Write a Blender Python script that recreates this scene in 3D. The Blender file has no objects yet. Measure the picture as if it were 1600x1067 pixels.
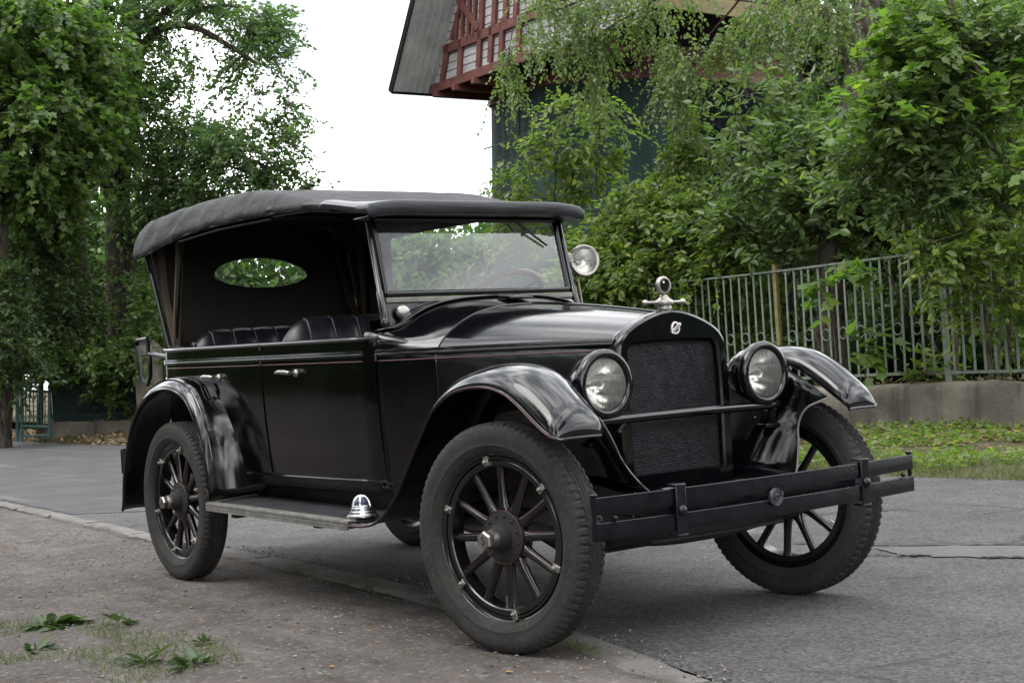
import bpy, math, random
import numpy as np
from mathutils import Vector, Matrix

R_ = math.radians
random.seed(7)
rng = np.random.default_rng(11)
SC = bpy.context.scene
COL = SC.collection

# ------------------------------------------------------------------ camera
CAM_POS = Vector((6.93834, -3.63739, 1.01368))
FW = Vector((-0.80816143, 0.58884349, 0.01176617))
RT = Vector((0.58716754, 0.80709753, -0.06186969))
UP = Vector((0.04592801, 0.04309198, 0.99801488))
cam_d = bpy.data.cameras.new("camera")
cam = bpy.data.objects.new("camera", cam_d)
COL.objects.link(cam)
cam.matrix_world = Matrix(((RT.x, UP.x, -FW.x, CAM_POS.x), (RT.y, UP.y, -FW.y, CAM_POS.y),
                           (RT.z, UP.z, -FW.z, CAM_POS.z), (0, 0, 0, 1)))
cam_d.sensor_width = 36
cam_d.lens = 2252.06 / 1600 * 36
cam_d.clip_start = 0.05
cam_d.clip_end = 2000
SC.camera = cam

# ------------------------------------------------------------------ sky, sun, exposure
SUN_EL, SUN_AZ = R_(60), R_(262)      # azimuth of the direction TOWARDS the sun, measured from +x counter-clockwise
world = bpy.data.worlds.new("World"); SC.world = world
world.use_nodes = True
nt = world.node_tree; nt.nodes.clear()
out = nt.nodes.new('ShaderNodeOutputWorld'); bg = nt.nodes.new('ShaderNodeBackground')
sky = nt.nodes.new('ShaderNodeTexSky'); sky.sky_type = 'NISHITA'; sky.sun_disc = False
sky.sun_elevation = SUN_EL; sky.sun_rotation = R_(90) - SUN_AZ
sky.air_density = 1.0; sky.dust_density = 4.0; sky.ozone_density = 1.0
hsv = nt.nodes.new('ShaderNodeHueSaturation'); hsv.inputs['Saturation'].default_value = 0.5
tcw = nt.nodes.new('ShaderNodeTexCoord')
mapw = nt.nodes.new('ShaderNodeMapping'); mapw.inputs['Scale'].default_value = (1, 1, 2.2)
nzw = nt.nodes.new('ShaderNodeTexNoise'); nzw.inputs['Scale'].default_value = 3.6; nzw.inputs['Detail'].default_value = 3.5
nzw.inputs['Roughness'].default_value = 0.55
rmp = nt.nodes.new('ShaderNodeValToRGB')
rmp.color_ramp.elements[0].position = 0.42; rmp.color_ramp.elements[0].color = (8.8, 9.3, 10.2, 1)
rmp.color_ramp.elements[1].position = 0.68; rmp.color_ramp.elements[1].color = (36, 36, 36, 1)
mixw = nt.nodes.new('ShaderNodeMixRGB'); mixw.inputs['Fac'].default_value = 0.85
nt.links.new(sky.outputs[0], hsv.inputs['Color'])
nt.links.new(tcw.outputs['Generated'], mapw.inputs[0]); nt.links.new(mapw.outputs[0], nzw.inputs['Vector'])
nt.links.new(nzw.outputs[0], rmp.inputs[0])
nt.links.new(hsv.outputs[0], mixw.inputs[1]); nt.links.new(rmp.outputs[0], mixw.inputs[2])
nt.links.new(mixw.outputs[0], bg.inputs['Color']); bg.inputs['Strength'].default_value = 0.135
nt.links.new(bg.outputs[0], out.inputs['Surface'])

sun_d = bpy.data.lights.new("sun", 'SUN'); sun = bpy.data.objects.new("sun", sun_d); COL.objects.link(sun)
sun_d.energy = 1.5; sun_d.angle = R_(38); sun_d.color = (1.0, 0.96, 0.9)
sd = Vector((math.cos(SUN_EL) * math.cos(SUN_AZ), math.cos(SUN_EL) * math.sin(SUN_AZ), math.sin(SUN_EL)))
sun.rotation_euler = (-sd).to_track_quat('-Z', 'Y').to_euler()
sun.location = (0, 0, 30)
SC.view_settings.view_transform = 'Standard'
SC.view_settings.look = 'None'
SC.view_settings.exposure = 0.30
SC.view_settings.gamma = 1.0
SC.cycles.use_denoising = True
SC.cycles.max_bounces = 10
SC.cycles.transparent_max_bounces = 24
SC.cycles.caustics_reflective = False
SC.cycles.caustics_refractive = False

# ------------------------------------------------------------------ helpers
ORG = {}          # world origin of each empty/parent, so children can be given in world coordinates


def at(u, v, d):
    """world point that the photograph shows at pixel (u, v), d metres in front of the camera"""
    return CAM_POS + (FW + RT * ((u - 800) / 2252.06) + UP * ((533.5 - v) / 2252.06)) * d


def tag(o, label=None, cat=None, group=None, kind=None):
    if label: o['label'] = label
    if cat: o['category'] = cat
    if group: o['group'] = group
    if kind: o['kind'] = kind
    return o


def empty(name, loc, label=None, cat=None, group=None, parent=None):
    o = bpy.data.objects.new(name, None); COL.objects.link(o)
    o.empty_display_size = 0.2
    loc = Vector(loc)
    ORG[o.name] = loc.copy()
    if parent is not None:
        o.parent = parent; o.location = loc - ORG[parent.name]
    else:
        o.location = loc
    return tag(o, label, cat, group)


def copy_tree(o, parent=None):
    c = o.copy(); COL.objects.link(c)
    if parent is not None: c.parent = parent
    for ch in o.children: copy_tree(ch, c)
    return c


class MB:
    """collects shapes, links them as ONE mesh object"""
    def __init__(self): self.v = []; self.f = []

    def add(self, vs, fs):
        b = len(self.v)
        self.v.extend([tuple(p) for p in vs]); self.f.extend([tuple(b + i for i in q) for q in fs])

    def box(self, c, s, rot=None, taper=1.0):
        c = Vector(c); vs = []
        for sx, sy, sz in ((-1, -1, -1), (1, -1, -1), (1, 1, -1), (-1, 1, -1), (-1, -1, 1), (1, -1, 1), (1, 1, 1), (-1, 1, 1)):
            t = taper if sz > 0 else 1
            p = Vector((sx * s[0] / 2 * t, sy * s[1] / 2 * t, sz * s[2] / 2))
            if rot is not None: p = rot @ p
            vs.append(c + p)
        self.add(vs, [(0, 3, 2, 1), (4, 5, 6, 7), (0, 1, 5, 4), (1, 2, 6, 5), (2, 3, 7, 6), (3, 0, 4, 7)])

    def beam(self, a, b, w, h, up=(0, 0, 1)):
        """a box from a to b, w wide, h high"""
        a = Vector(a); b = Vector(b); x = (b - a); L = x.length; x.normalize()
        up = Vector(up)
        if abs(x.dot(up)) > .95: up = Vector((1, 0, 0))
        y = up.cross(x).normalized(); z = x.cross(y)
        rot = Matrix((x, y, z)).transposed()
        self.box((a + b) / 2, (L, w, h), rot)

    def tube(self, path, r, n=8, cap=True, closed=False, flat=1.0):
        path = [Vector(p) for p in path]; m = len(path)
        rs = r if isinstance(r, (list, tuple)) else [r] * m
        prev = None; rings = []
        for i, p in enumerate(path):
            if closed: t = path[(i + 1) % m] - path[i - 1]
            else: t = path[min(i + 1, m - 1)] - path[max(i - 1, 0)]
            t.normalize()
            if prev is None:
                a = Vector((0, 0, 1)) if abs(t.z) < .9 else Vector((1, 0, 0))
                nrm = (a - t * a.dot(t)).normalized()
            else:
                nrm = (prev - t * prev.dot(t)).normalized()
            prev = nrm; bi = t.cross(nrm)
            rings.append([p + (nrm * math.cos(2 * math.pi * k / n) + bi * (math.sin(2 * math.pi * k / n) * flat)) * rs[i] for k in range(n)])
        vs = [q for ring in rings for q in ring]; fs = []
        for i in range(m if closed else m - 1):
            j = (i + 1) % m
            for k in range(n):
                k2 = (k + 1) % n
                fs.append((i * n + k, i * n + k2, j * n + k2, j * n + k))
        if cap and not closed:
            fs.append(tuple(range(n - 1, -1, -1))); fs.append(tuple((m - 1) * n + k for k in range(n)))
        self.add(vs, fs)

    def lathe(self, prof, o=(0, 0, 0), axis=(0, 0, 1), n=32, closed=False):
        """prof: (radius, height along axis)"""
        o = Vector(o); ax = Vector(axis).normalized()
        a = Vector((0, 0, 1)) if abs(ax.z) < .9 else Vector((1, 0, 0))
        e1 = (a - ax * a.dot(ax)).normalized(); e2 = ax.cross(e1)
        vs = []; idx = []
        for (r, h) in prof:
            if r < 1e-6:
                idx.append([len(vs)] * n); vs.append(o + ax * h)
            else:
                idx.append([len(vs) + k for k in range(n)])
                for k in range(n):
                    t = 2 * math.pi * k / n
                    vs.append(o + ax * h + (e1 * math.cos(t) + e2 * math.sin(t)) * r)
        fs = []; m = len(prof)
        for i in range(m if closed else m - 1):
            A, B = idx[i], idx[(i + 1) % m]
            for k in range(n):
                k2 = (k + 1) % n
                q = [A[k], A[k2], B[k2], B[k]]
                q2 = []
                for t in q:
                    if t not in q2: q2.append(t)
                if len(q2) > 2: fs.append(tuple(q2))
        self.add(vs, fs)

    def loft(self, secs, closed=False, capa=False, capb=False):
        """secs: equal-length lists of points; closed joins each section's ends"""
        n = len(secs[0]); assert all(len(s) == n for s in secs)
        vs = [p for s in secs for p in s]; fs = []
        for i in range(len(secs) - 1):
            for k in range(n if closed else n - 1):
                k2 = (k + 1) % n
                fs.append((i * n + k, i * n + k2, (i + 1) * n + k2, (i + 1) * n + k))
        if capa: fs.append(tuple(range(n - 1, -1, -1)))
        if capb: fs.append(tuple((len(secs) - 1) * n + k for k in range(n)))
        self.add(vs, fs)

    def prism(self, poly, off):
        off = Vector(off); n = len(poly); A = [Vector(p) for p in poly]; B = [p + off for p in A]
        self.add(A + B, [tuple(range(n - 1, -1, -1)), tuple(range(n, 2 * n))] + [(k, (k + 1) % n, n + (k + 1) % n, n + k) for k in range(n)])

    def ball(self, c, r, nu=16, nv=10, s=(1, 1, 1)):
        prof = [(math.sin(math.pi * i / nv) * r, -math.cos(math.pi * i / nv) * r) for i in range(nv + 1)]
        b = len(self.v); self.lathe(prof, (0, 0, 0), (0, 0, 1), nu); c = Vector(c)
        for i in range(b, len(self.v)):
            p = self.v[i]; self.v[i] = (c.x + p[0] * s[0], c.y + p[1] * s[1], c.z + p[2] * s[2])

    def mirror_y(self, yc=0.0):
        n = len(self.v)
        vs = [(p[0], 2 * yc - p[1], p[2]) for p in self.v]
        fs = [tuple(n + i for i in reversed(q)) for q in self.f]
        self.v.extend(vs); self.f.extend(fs)

    def mirrored(self, yc=0.0):
        m = MB(); m.v = [(p[0], 2 * yc - p[1], p[2]) for p in self.v]; m.f = [tuple(reversed(q)) for q in self.f]
        return m

    def build(self, name, mat, parent=None, smooth=40, bevel=0, bseg=2, solid=0, soff=0, sub=0):
        me = bpy.data.meshes.new(name)
        o = bpy.data.objects.new(name, me); COL.objects.link(o)
        off = ORG[parent.name] if parent is not None else Vector((0, 0, 0))
        if off.length > 0:
            vs = [(p[0] - off.x, p[1] - off.y, p[2] - off.z) for p in self.v]
        else: vs = self.v
        me.from_pydata(vs, [], self.f); me.update()
        if smooth:
            me.polygons.foreach_set('use_smooth', [True] * len(me.polygons))
            me.set_sharp_from_angle(angle=R_(smooth))
        if mat: me.materials.append(mat)
        if parent is not None: o.parent = parent
        ORG[o.name] = off.copy()
        if sub:
            m = o.modifiers.new('sub', 'SUBSURF'); m.levels = sub; m.render_levels = sub
        if solid:
            m = o.modifiers.new('solid', 'SOLIDIFY'); m.thickness = solid; m.offset = soff
        if bevel:
            m = o.modifiers.new('bevel', 'BEVEL'); m.width = bevel; m.segments = bseg; m.limit_method = 'ANGLE'; m.angle_limit = R_(40)
        return o


def spline(pts, n):
    """Catmull-Rom resample by arc length; pts tuples of any dimension"""
    P = np.array(pts, float); m = len(P)
    ext = np.vstack([2 * P[0] - P[1], P, 2 * P[-1] - P[-2]])
    outp = []
    for i in range(m - 1):
        p0, p1, p2, p3 = ext[i:i + 4]
        for t in np.linspace(0, 1, 16, endpoint=False):
            outp.append(.5 * ((2 * p1) + (-p0 + p2) * t + (2 * p0 - 5 * p1 + 4 * p2 - p3) * t * t + (-p0 + 3 * p1 - 3 * p2 + p3) * t ** 3))
    outp.append(P[-1]); Q = np.array(outp)
    d = np.r_[0, np.cumsum(np.linalg.norm(np.diff(Q, axis=0), axis=1))]
    s = np.linspace(0, d[-1], n)
    return np.stack([np.interp(s, d, Q[:, k]) for k in range(Q.shape[1])], 1)


def lerp(a, b, t): return a + (b - a) * t


def smoothstep(t):
    t = max(0, min(1, t)); return t * t * (3 - 2 * t)


# ------------------------------------------------------------------ materials
class NT:
    def __init__(self, name):
        self.m = bpy.data.materials.new(name); self.m.use_nodes = True
        self.t = self.m.node_tree; self.b = self.t.nodes['Principled BSDF']; self.o = self.t.nodes['Material Output']

    def n(self, kind, **kw):
        nd = self.t.nodes.new(kind)
        for k, v in kw.items():
            if k.startswith('_'): setattr(nd, k[1:], v)
            else:
                key = k.replace('__', ' ')
                nd.inputs[key if key in nd.inputs else int(key[1:])].default_value = v
        return nd

    def l(self, a, b): self.t.links.new(a, b)

    def coords(self, scale=(1, 1, 1), kind='Object'):
        tc = self.n('ShaderNodeTexCoord'); mp = self.n('ShaderNodeMapping'); mp.inputs['Scale'].default_value = scale
        self.l(tc.outputs[kind], mp.inputs[0]); return mp.outputs[0]

    def noise(self, vec, scale, detail=4, rough=.55, dist=0):
        nd = self.n('ShaderNodeTexNoise', Scale=scale, Detail=detail, Roughness=rough, Distortion=dist)
        if vec is not None: self.l(vec, nd.inputs['Vector'])
        return nd.outputs[0]

    def ramp(self, fac, stops):
        nd = self.n('ShaderNodeValToRGB'); cr = nd.color_ramp
        while len(cr.elements) > 1: cr.elements.remove(cr.elements[-1])
        for i, (p, c) in enumerate(stops):
            e = cr.elements[0] if i == 0 else cr.elements.new(p)
            e.position = p; e.color = (c, c, c, 1) if not isinstance(c, tuple) else (*c, 1)
        self.l(fac, nd.inputs[0]); return nd.outputs[0]

    def mix(self, fac, a, b, mode='MIX'):
        nd = self.n('ShaderNodeMixRGB'); nd.blend_type = mode
        for s, x in ((0, fac), (1, a), (2, b)):
            if isinstance(x, (int, float)): nd.inputs[s].default_value = x
            elif isinstance(x, tuple): nd.inputs[s].default_value = (*x, 1)
            else: self.l(x, nd.inputs[s])
        return nd.outputs[0]

    def math(self, op, a, b=0.0, clamp=False):
        nd = self.n('ShaderNodeMath'); nd.operation = op; nd.use_clamp = clamp
        for s, x in ((0, a), (1, b)):
            if isinstance(x, (int, float)): nd.inputs[s].default_value = x
            else: self.l(x, nd.inputs[s])
        return nd.outputs[0]

    def bump(self, h, strength=.3, dist=.01):
        nd = self.n('ShaderNodeBump', Strength=strength, Distance=dist); self.l(h, nd.inputs['Height'])
        self.l(nd.outputs[0], self.b.inputs['Normal'])

    def set(self, **kw):
        names = dict(color='Base Color', rough='Roughness', metal='Metallic', ior='IOR', coat='Coat Weight', coatr='Coat Roughness',
                     spec='Specular IOR Level', trans='Transmission Weight', alpha='Alpha', sheen='Sheen Weight')
        for k, v in kw.items():
            s = self.b.inputs[names[k]]
            if isinstance(v, (int, float)): s.default_value = v
            elif isinstance(v, tuple): s.default_value = (*v, 1)
            else: self.l(v, s)
        return self


def simple(name, color, rough=.5, metal=0, var=.15, scale=8, bump=0, bscale=40, bdist=.003, **kw):
    m = NT(name); c = m.coords()
    f = m.noise(c, scale, 5)
    dark = tuple(x * (1 - var) for x in color); lite = tuple(min(1, x * (1 + var)) for x in color)
    m.set(color=m.mix(m.ramp(f, [(.3, 0.0), (.7, 1.0)]), dark, lite), metal=metal, rough=m.ramp(f, [(.3, rough * .85), (.7, min(1, rough * 1.15))]), **kw)
    if bump: m.bump(m.noise(c, bscale, 4), bump, bdist)
    return m.m


def paint(name, color, rough=.1, ior=1.6, dust=.25):
    m = NT(name); c = m.coords()
    big = m.noise(c, 2.3, 5, .6); fine = m.noise(c, 70, 3, .7); scr = m.noise(m.coords((3, 30, 3)), 14, 4, .7)
    dm = m.math('MULTIPLY', m.ramp(big, [(.42, 0.0), (.75, 1.0)]), m.ramp(fine, [(.4, .2), (.65, 1.0)]))
    chips = m.ramp(m.noise(c, 38, 2, .5), [(.745, 0.0), (.765, .5)])
    col = m.mix(m.math('MULTIPLY', dm, dust * .05), color, (.10, .092, .082))
    m.set(color=m.mix(m.math('MULTIPLY', chips, .22), col, (.16, .15, .14)), ior=ior,
          rough=m.math('ADD', m.ramp(dm, [(0, rough), (1, rough + dust * .16)]), m.ramp(scr, [(.5, 0.0), (.8, .07)])))
    m.bump(m.noise(c, 3.4, 3), .06, .02)
    return m.m

# ================================================================== SETTING
def M_asphalt():
    m = NT('asphalt'); c = m.coords()
    agg = m.n('ShaderNodeTexVoronoi', Scale=85.0); m.l(c, agg.inputs['Vector'])
    fine = m.noise(c, 190, 3, .7); big = m.noise(c, .55, 5, .6); mid = m.noise(c, 3.2, 5, .65)
    base = m.mix(m.ramp(big, [(.34, 0.0), (.68, 1.0)]), (.066, .062, .062), (.104, .099, .098))
    base = m.mix(m.ramp(mid, [(.35, .0), (.7, .55)]), base, (.052, .049, .049))
    sp = m.ramp(agg.outputs['Color'], [(.08, .48), (.5, .96), (.93, 1.6)])
    col = m.mix(1.0, base, sp, 'MULTIPLY')
    col = m.mix(m.ramp(fine, [(.62, 0.0), (.70, .55)]), col, (.24, .23, .225))
    # cracks: edges of large distorted cells, broken up
    vec = m.coords((1, 1, 1)); wob = m.n('ShaderNodeTexNoise', Scale=1.6, Detail=5.0); m.l(vec, wob.inputs['Vector'])
    v2 = m.mix(.35, vec, wob.outputs['Color'])
    vc = m.n('ShaderNodeTexVoronoi', Scale=1.15); vc.feature = 'DISTANCE_TO_EDGE'; m.l(v2, vc.inputs['Vector'])
    cr = m.ramp(vc.outputs[0], [(.003, 1.0), (.012, 0.0)])
    msk = m.ramp(m.noise(c, .7, 3), [(.50, 0.0), (.60, .85)])
    crk = m.math('MULTIPLY', cr, msk)
    col = m.mix(crk, col, (.03, .029, .03))
    m.set(color=col, rough=m.ramp(mid, [(.3, .78), (.7, .94)]), spec=.35)
    h = m.math('ADD', m.math('MULTIPLY', agg.outputs['Distance'], .6), m.math('MULTIPLY', fine, .7))
    m.bump(m.math('SUBTRACT', h, m.math('MULTIPLY', crk, 3.0)), .75, .008)
    return m.m


def M_patch():
    m = NT('smooth_asphalt'); c = m.coords()
    fine = m.noise(c, 130, 3, .7); mid = m.noise(c, 1.5, 5, .6)
    col = m.mix(m.ramp(mid, [(.35, 0.0), (.7, 1.0)]), (.047, .046, .048), (.074, .072, .074))
    stre = m.noise(m.coords((.25, 3, 1)), 1.3, 4)
    col = m.mix(m.ramp(stre, [(.58, 0.0), (.68, .6)]), col, (.135, .133, .132))
    m.set(color=m.mix(m.ramp(fine, [(.6, 0.0), (.75, .4)]), col, (.2, .2, .2)), rough=.85, spec=.35)
    m.bump(fine, .4, .004); return m.m


def M_dirt():
    m = NT('dry_dirt'); c = m.coords()
    big = m.noise(c, .8, 5, .6); mid = m.noise(c, 5, 6, .65); fine = m.noise(c, 120, 4, .7)
    peb = m.n('ShaderNodeTexVoronoi', Scale=55.0); m.l(c, peb.inputs['Vector'])
    col = m.mix(m.ramp(big, [(.35, 0.0), (.68, 1.0)]), (.082, .072, .066), (.150, .134, .124))
    col = m.mix(m.ramp(mid, [(.4, 0.0), (.7, .6)]), col, (.045, .037, .033))
    trk = m.noise(m.coords((.3, 2.6, 1)), 1.4, 5, .6)
    col = m.mix(m.ramp(trk, [(.48, 0.0), (.62, .55)]), col, (.060, .049, .042))
    col = m.mix(m.ramp(m.noise(c, 2.2, 4), [(.58, 0.), (.68, .5)]), col, (.150, .132, .118))
    col = m.mix(m.ramp(peb.outputs['Color'], [(.70, 0.0), (.95, .55)]), col, (.24, .225, .21))
    col = m.mix(m.ramp(fine, [(.58, 0.0), (.70, .55)]), col, (.22, .20, .185))
    m.set(color=col, rough=.95, spec=.2)
    h = m.math('ADD', m.math('MULTIPLY', mid, 1.2), m.math('ADD', m.math('MULTIPLY', fine, .6), m.math('MULTIPLY', peb.outputs['Distance'], -.5)))
    m.bump(h, .7, .014); return m.m


def M_soil():
    m = NT('leafy_soil'); c = m.coords()
    mid = m.noise(c, 4, 6, .65); fine = m.noise(c, 45, 4, .7)
    col = m.mix(m.ramp(mid, [(.38, 0.0), (.66, 1.0)]), (.050, .052, .022), (.115, .088, .058))
    m.set(color=m.mix(m.ramp(fine, [(.55, 0.0), (.7, .6)]), col, (.18, .15, .115)), rough=.95, spec=.2)
    m.bump(m.math('ADD', mid, fine), .8, .03); return m.m


def M_concrete(name, a, b, stain=(.07, .068, .05)):
    m = NT(name); c = m.coords()
    big = m.noise(c, 1.1, 6, .65); mid = m.noise(c, 6, 6, .7); fine = m.noise(c, 60, 3, .7)
    col = m.mix(m.ramp(big, [(.35, 0.0), (.65, 1.0)]), a, b)
    drip = m.noise(m.coords((5, 5, .7)), 1.2, 5, .6)
    col = m.mix(m.ramp(drip, [(.52, 0.0), (.68, .65)]), col, stain)
    col = m.mix(m.ramp(mid, [(.6, 0.0), (.72, .5)]), col, (.30, .265, .20))
    m.set(color=col, rough=.92, spec=.25); m.bump(m.math('ADD', mid, m.math('MULTIPLY', fine, .5)), .6, .02)
    return m.m


MT = dict(
    asphalt=M_asphalt(), patch=M_patch(), dirt=M_dirt(), soil=M_soil(),
    wall=M_concrete('stained_concrete', (.095, .084, .070), (.255, .226, .188), (.045, .042, .032)),
    pillar=M_concrete('pillar_plaster', (.17, .145, .118), (.25, .22, .185)),
    kerb=M_concrete('kerb_stone', (.125, .117, .109), (.185, .175, .164), (.055, .049, .043)),
    fence=simple('weathered_green_paint', (.135, .17, .135), .6, 0, .3, 14, .3, 30),
    post=simple('mossy_post', (.155, .135, .055), .8, 0, .35, 12, .4, 30),
    teal=simple('teal_paint', (.045, .115, .105), .5, 0, .25, 12),
    darkteal=simple('dark_teal_paint', (.018, .042, .035), .55, 0, .3, 9),
    redwood=simple('red_brown_timber', (.115, .038, .031), .7, 0, .35, 6, .4, 25),
    board=simple('grey_white_boarding', (.34, .33, .33), .8, 0, .22, 5, .4, 18),
    ochre=simple('ochre_board', (.20, .165, .085), .8, 0, .3, 4, .4, 20),
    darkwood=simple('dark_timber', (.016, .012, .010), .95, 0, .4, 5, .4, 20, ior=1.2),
    bark=None)


def M_bark(name, a, b):
    m = NT(name); c = m.coords((1, 1, .22))
    rid = m.noise(c, 16, 6, .65, .6); big = m.noise(m.coords(), 2, 4)
    m.set(color=m.mix(m.ramp(rid, [(.38, 0.0), (.62, 1.0)]), a, m.mix(m.ramp(big, [(.4, 0.), (.6, 1.)]), b, tuple(x * 1.35 for x in b))), rough=.95, spec=.15)
    m.bump(rid, 1.0, .05); return m.m


MT['bark'] = M_bark('furrowed_bark', (.022, .018, .014), (.085, .072, .058))
MT['twig'] = M_bark('twig_bark', (.05, .04, .028), (.14, .12, .085))


def M_netting():
    m = NT('green_netting'); c = m.coords()
    rip = m.noise(m.coords((3.2, 3.2, .25)), 1.2, 5, .6, .5); weave = m.noise(m.coords((1, 1, 14)), 6, 3)
    band = m.noise(m.coords((1, 1, .12)), 1.3, 2)
    col = m.mix(m.ramp(rip, [(.35, 0.0), (.66, 1.0)]), (.008, .027, .026), (.024, .050, .044))
    col = m.mix(m.ramp(band, [(.5, 0.0), (.62, .6)]), col, (.024, .034, .031))
    m.set(color=m.mix(m.ramp(weave, [(.45, 0.0), (.65, .35)]), col, (.036, .072, .068)), rough=.7, spec=.3)
    m.bump(m.math('ADD', rip, m.math('MULTIPLY', weave, .25)), .8, .10); return m.m


MT['net'] = M_netting()


def M_rooftile():
    m = NT('grey_roof_boarding'); c = m.coords()
    n1 = m.noise(c, 2.2, 5); n2 = m.noise(c, 30, 4, .7)
    col = m.mix(m.ramp(n1, [(.35, 0.0), (.65, 1.0)]), (.30, .305, .305), (.44, .445, .435))
    m.set(color=m.mix(m.ramp(n2, [(.5, 0.), (.7, .5)]), col, (.21, .21, .205)), rough=.85)
    m.bump(n2, .4, .02); return m.m


MT['roof'] = M_rooftile()


def vnoise(x, y, s, seed=0):
    """smooth value noise on arrays"""
    r = np.random.default_rng(seed); T = r.random((64, 64))
    X = np.asarray(x) * s; Y = np.asarray(y) * s
    xi = np.floor(X).astype(int); yi = np.floor(Y).astype(int); fx = X - xi; fy = Y - yi
    fx = fx * fx * (3 - 2 * fx); fy = fy * fy * (3 - 2 * fy)
    g = lambda a, b: T[a % 64, b % 64]
    return (g(xi, yi) * (1 - fx) + g(xi + 1, yi) * fx) * (1 - fy) + (g(xi, yi + 1) * (1 - fx) + g(xi + 1, yi + 1) * fx) * fy


def grid_mesh(name, X, Y, Z, mat, parent=None, kind='structure'):
    n, k = X.shape
    me = bpy.data.meshes.new(name); o = bpy.data.objects.new(name, me); COL.objects.link(o)
    V = np.stack([X, Y, Z], -1).reshape(-1, 3)
    i = np.arange((n - 1) * (k - 1)); a = (i // (k - 1)) * k + i % (k - 1)
    F = np.stack([a, a + k, a + k + 1, a + 1], 1)
    me.vertices.add(len(V)); me.vertices.foreach_set('co', V.ravel().astype(np.float32))
    me.loops.add(F.size); me.loops.foreach_set('vertex_index', F.ravel().astype(np.int32))
    me.polygons.add(len(F)); me.polygons.foreach_set('loop_start', np.arange(0, F.size, 4, dtype=np.int32))
    me.polygons.foreach_set('use_smooth', np.ones(len(F), bool))
    me.update(); me.validate(); me.materials.append(mat)
    if kind: o['kind'] = kind
    return o


# kerb line (y of its road-side edge) along x
KX = [-70, -20, -6.4, -3.9, -2.1, 0.0, 1.33, 2.3, 2.9, 3.68, 5.0, 12, 40]
KY = [4.0, 1.0, 0.27, 0.10, -0.02, -0.11, -0.19, -0.31, -0.42, -0.60, -0.86, -2.2, -8]


def kerb_y(x): return np.interp(x, KX, KY)


# ground far around
g = MB(); g.add([(-400, -400, -.12), (400, -400, -.12), (400, 400, -.12), (-400, 400, -.12)], [(0, 1, 2, 3)])
tag(g.build('ground', MT['soil'], smooth=0), kind='structure')

xs = np.r_[np.linspace(-70, -9, 40), np.linspace(-8.5, 8, 110), np.linspace(8.5, 40, 24)]
tt = np.linspace(0, 1, 60)
X = np.repeat(xs[:, None], len(tt), 1)
far = 4.66 + .10 * (vnoise(xs, xs * 0, .9, 3) - .5) + .05 * (vnoise(xs, xs * 0, 4, 4) - .5) + np.interp(xs, [-70, -20, -12, -4, 40], [1.5, .35, .25, 0, 0])
Y = kerb_y(xs)[:, None] * (1 - tt) + far[:, None] * tt
Zr = .0015 * (vnoise(X, Y, .8, 5) - .5)
Zr *= np.clip((Y - kerb_y(xs)[:, None]) / .4, 0, 1)
grid_mesh('road', X, Y, Zr, MT['asphalt'])

# smoother, darker asphalt further along the street
def sheet(name, pts, z, mat, jag=.03, n=14, seed=0):
    r = np.random.default_rng(seed); P = []
    for i in range(len(pts)):
        a = np.array(pts[i]); b = np.array(pts[(i + 1) % len(pts)])
        for t in np.linspace(0, 1, n, endpoint=False): P.append(a + (b - a) * t + r.normal(0, jag, 2))
    m = MB(); m.add([(p[0], p[1], z) for p in P], [tuple(range(len(P)))])
    return tag(m.build(name, mat, smooth=0), kind='structure')


sheet('road_patch', [(-4.35, .20), (-3.75, .75), (-3.4, 4.45), (-9, 4.6), (-16, 4.75), (-40, 4.8), (-40, 2.3), (-12, .62), (-7, .36)], .0045, MT['patch'], .012, 20, 2)
MT['patch2'] = M_concrete('pale_worn_asphalt', (.088, .086, .087), (.122, .119, .119), (.075, .073, .073))
sheet('road_patch', [(2.34, 1.78), (2.7, 2.05), (3.4, 2.5), (4.2, 3.1), (4.4, 2.95), (3.75, 2.45), (3.2, 1.93), (2.95, 1.78), (2.6, 1.66)], .0045, MT['patch2'], .012, 9, 4)
crk = MB()
r = np.random.default_rng(5)
for path in ([(1.9, 1.72), (2.25, 1.86), (2.6, 2.05), (3.0, 2.32), (3.5, 2.66), (4.2, 3.2)], [(1.9, 1.30), (2.2, 1.42), (2.45, 1.6), (2.62, 1.64), (2.72, 1.72)],
             [(2.95, 1.77), (3.1, 1.86), (3.25, 1.96), (3.4, 2.05)], [(0.2, 2.2), (.6, 2.25), (1.1, 2.6), (1.5, 3.1)]):
    S = spline([(a, b) for a, b in path], 40)
    for i in range(len(S) - 1):
        w0 = .010 + .016 * r.random(); off = r.normal(0, .012, 2)
        a, b = S[i] + off, S[i + 1] + off * .4
        d = b - a; nn = np.array([-d[1], d[0]]) / (np.linalg.norm(d) + 1e-9) * w0
        q = [a - d * .3, (a + b) / 2 - nn, b + d * .3, (a + b) / 2 + nn]
        crk.add([(p[0], p[1], .0085 + .0003 * (i % 7)) for p in q], [(0, 1, 2, 3)])
tag(crk.build('road_cracks', simple('crack_tar', (.028, .027, .028), .9, bump=.6), smooth=0), kind='structure')

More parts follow.
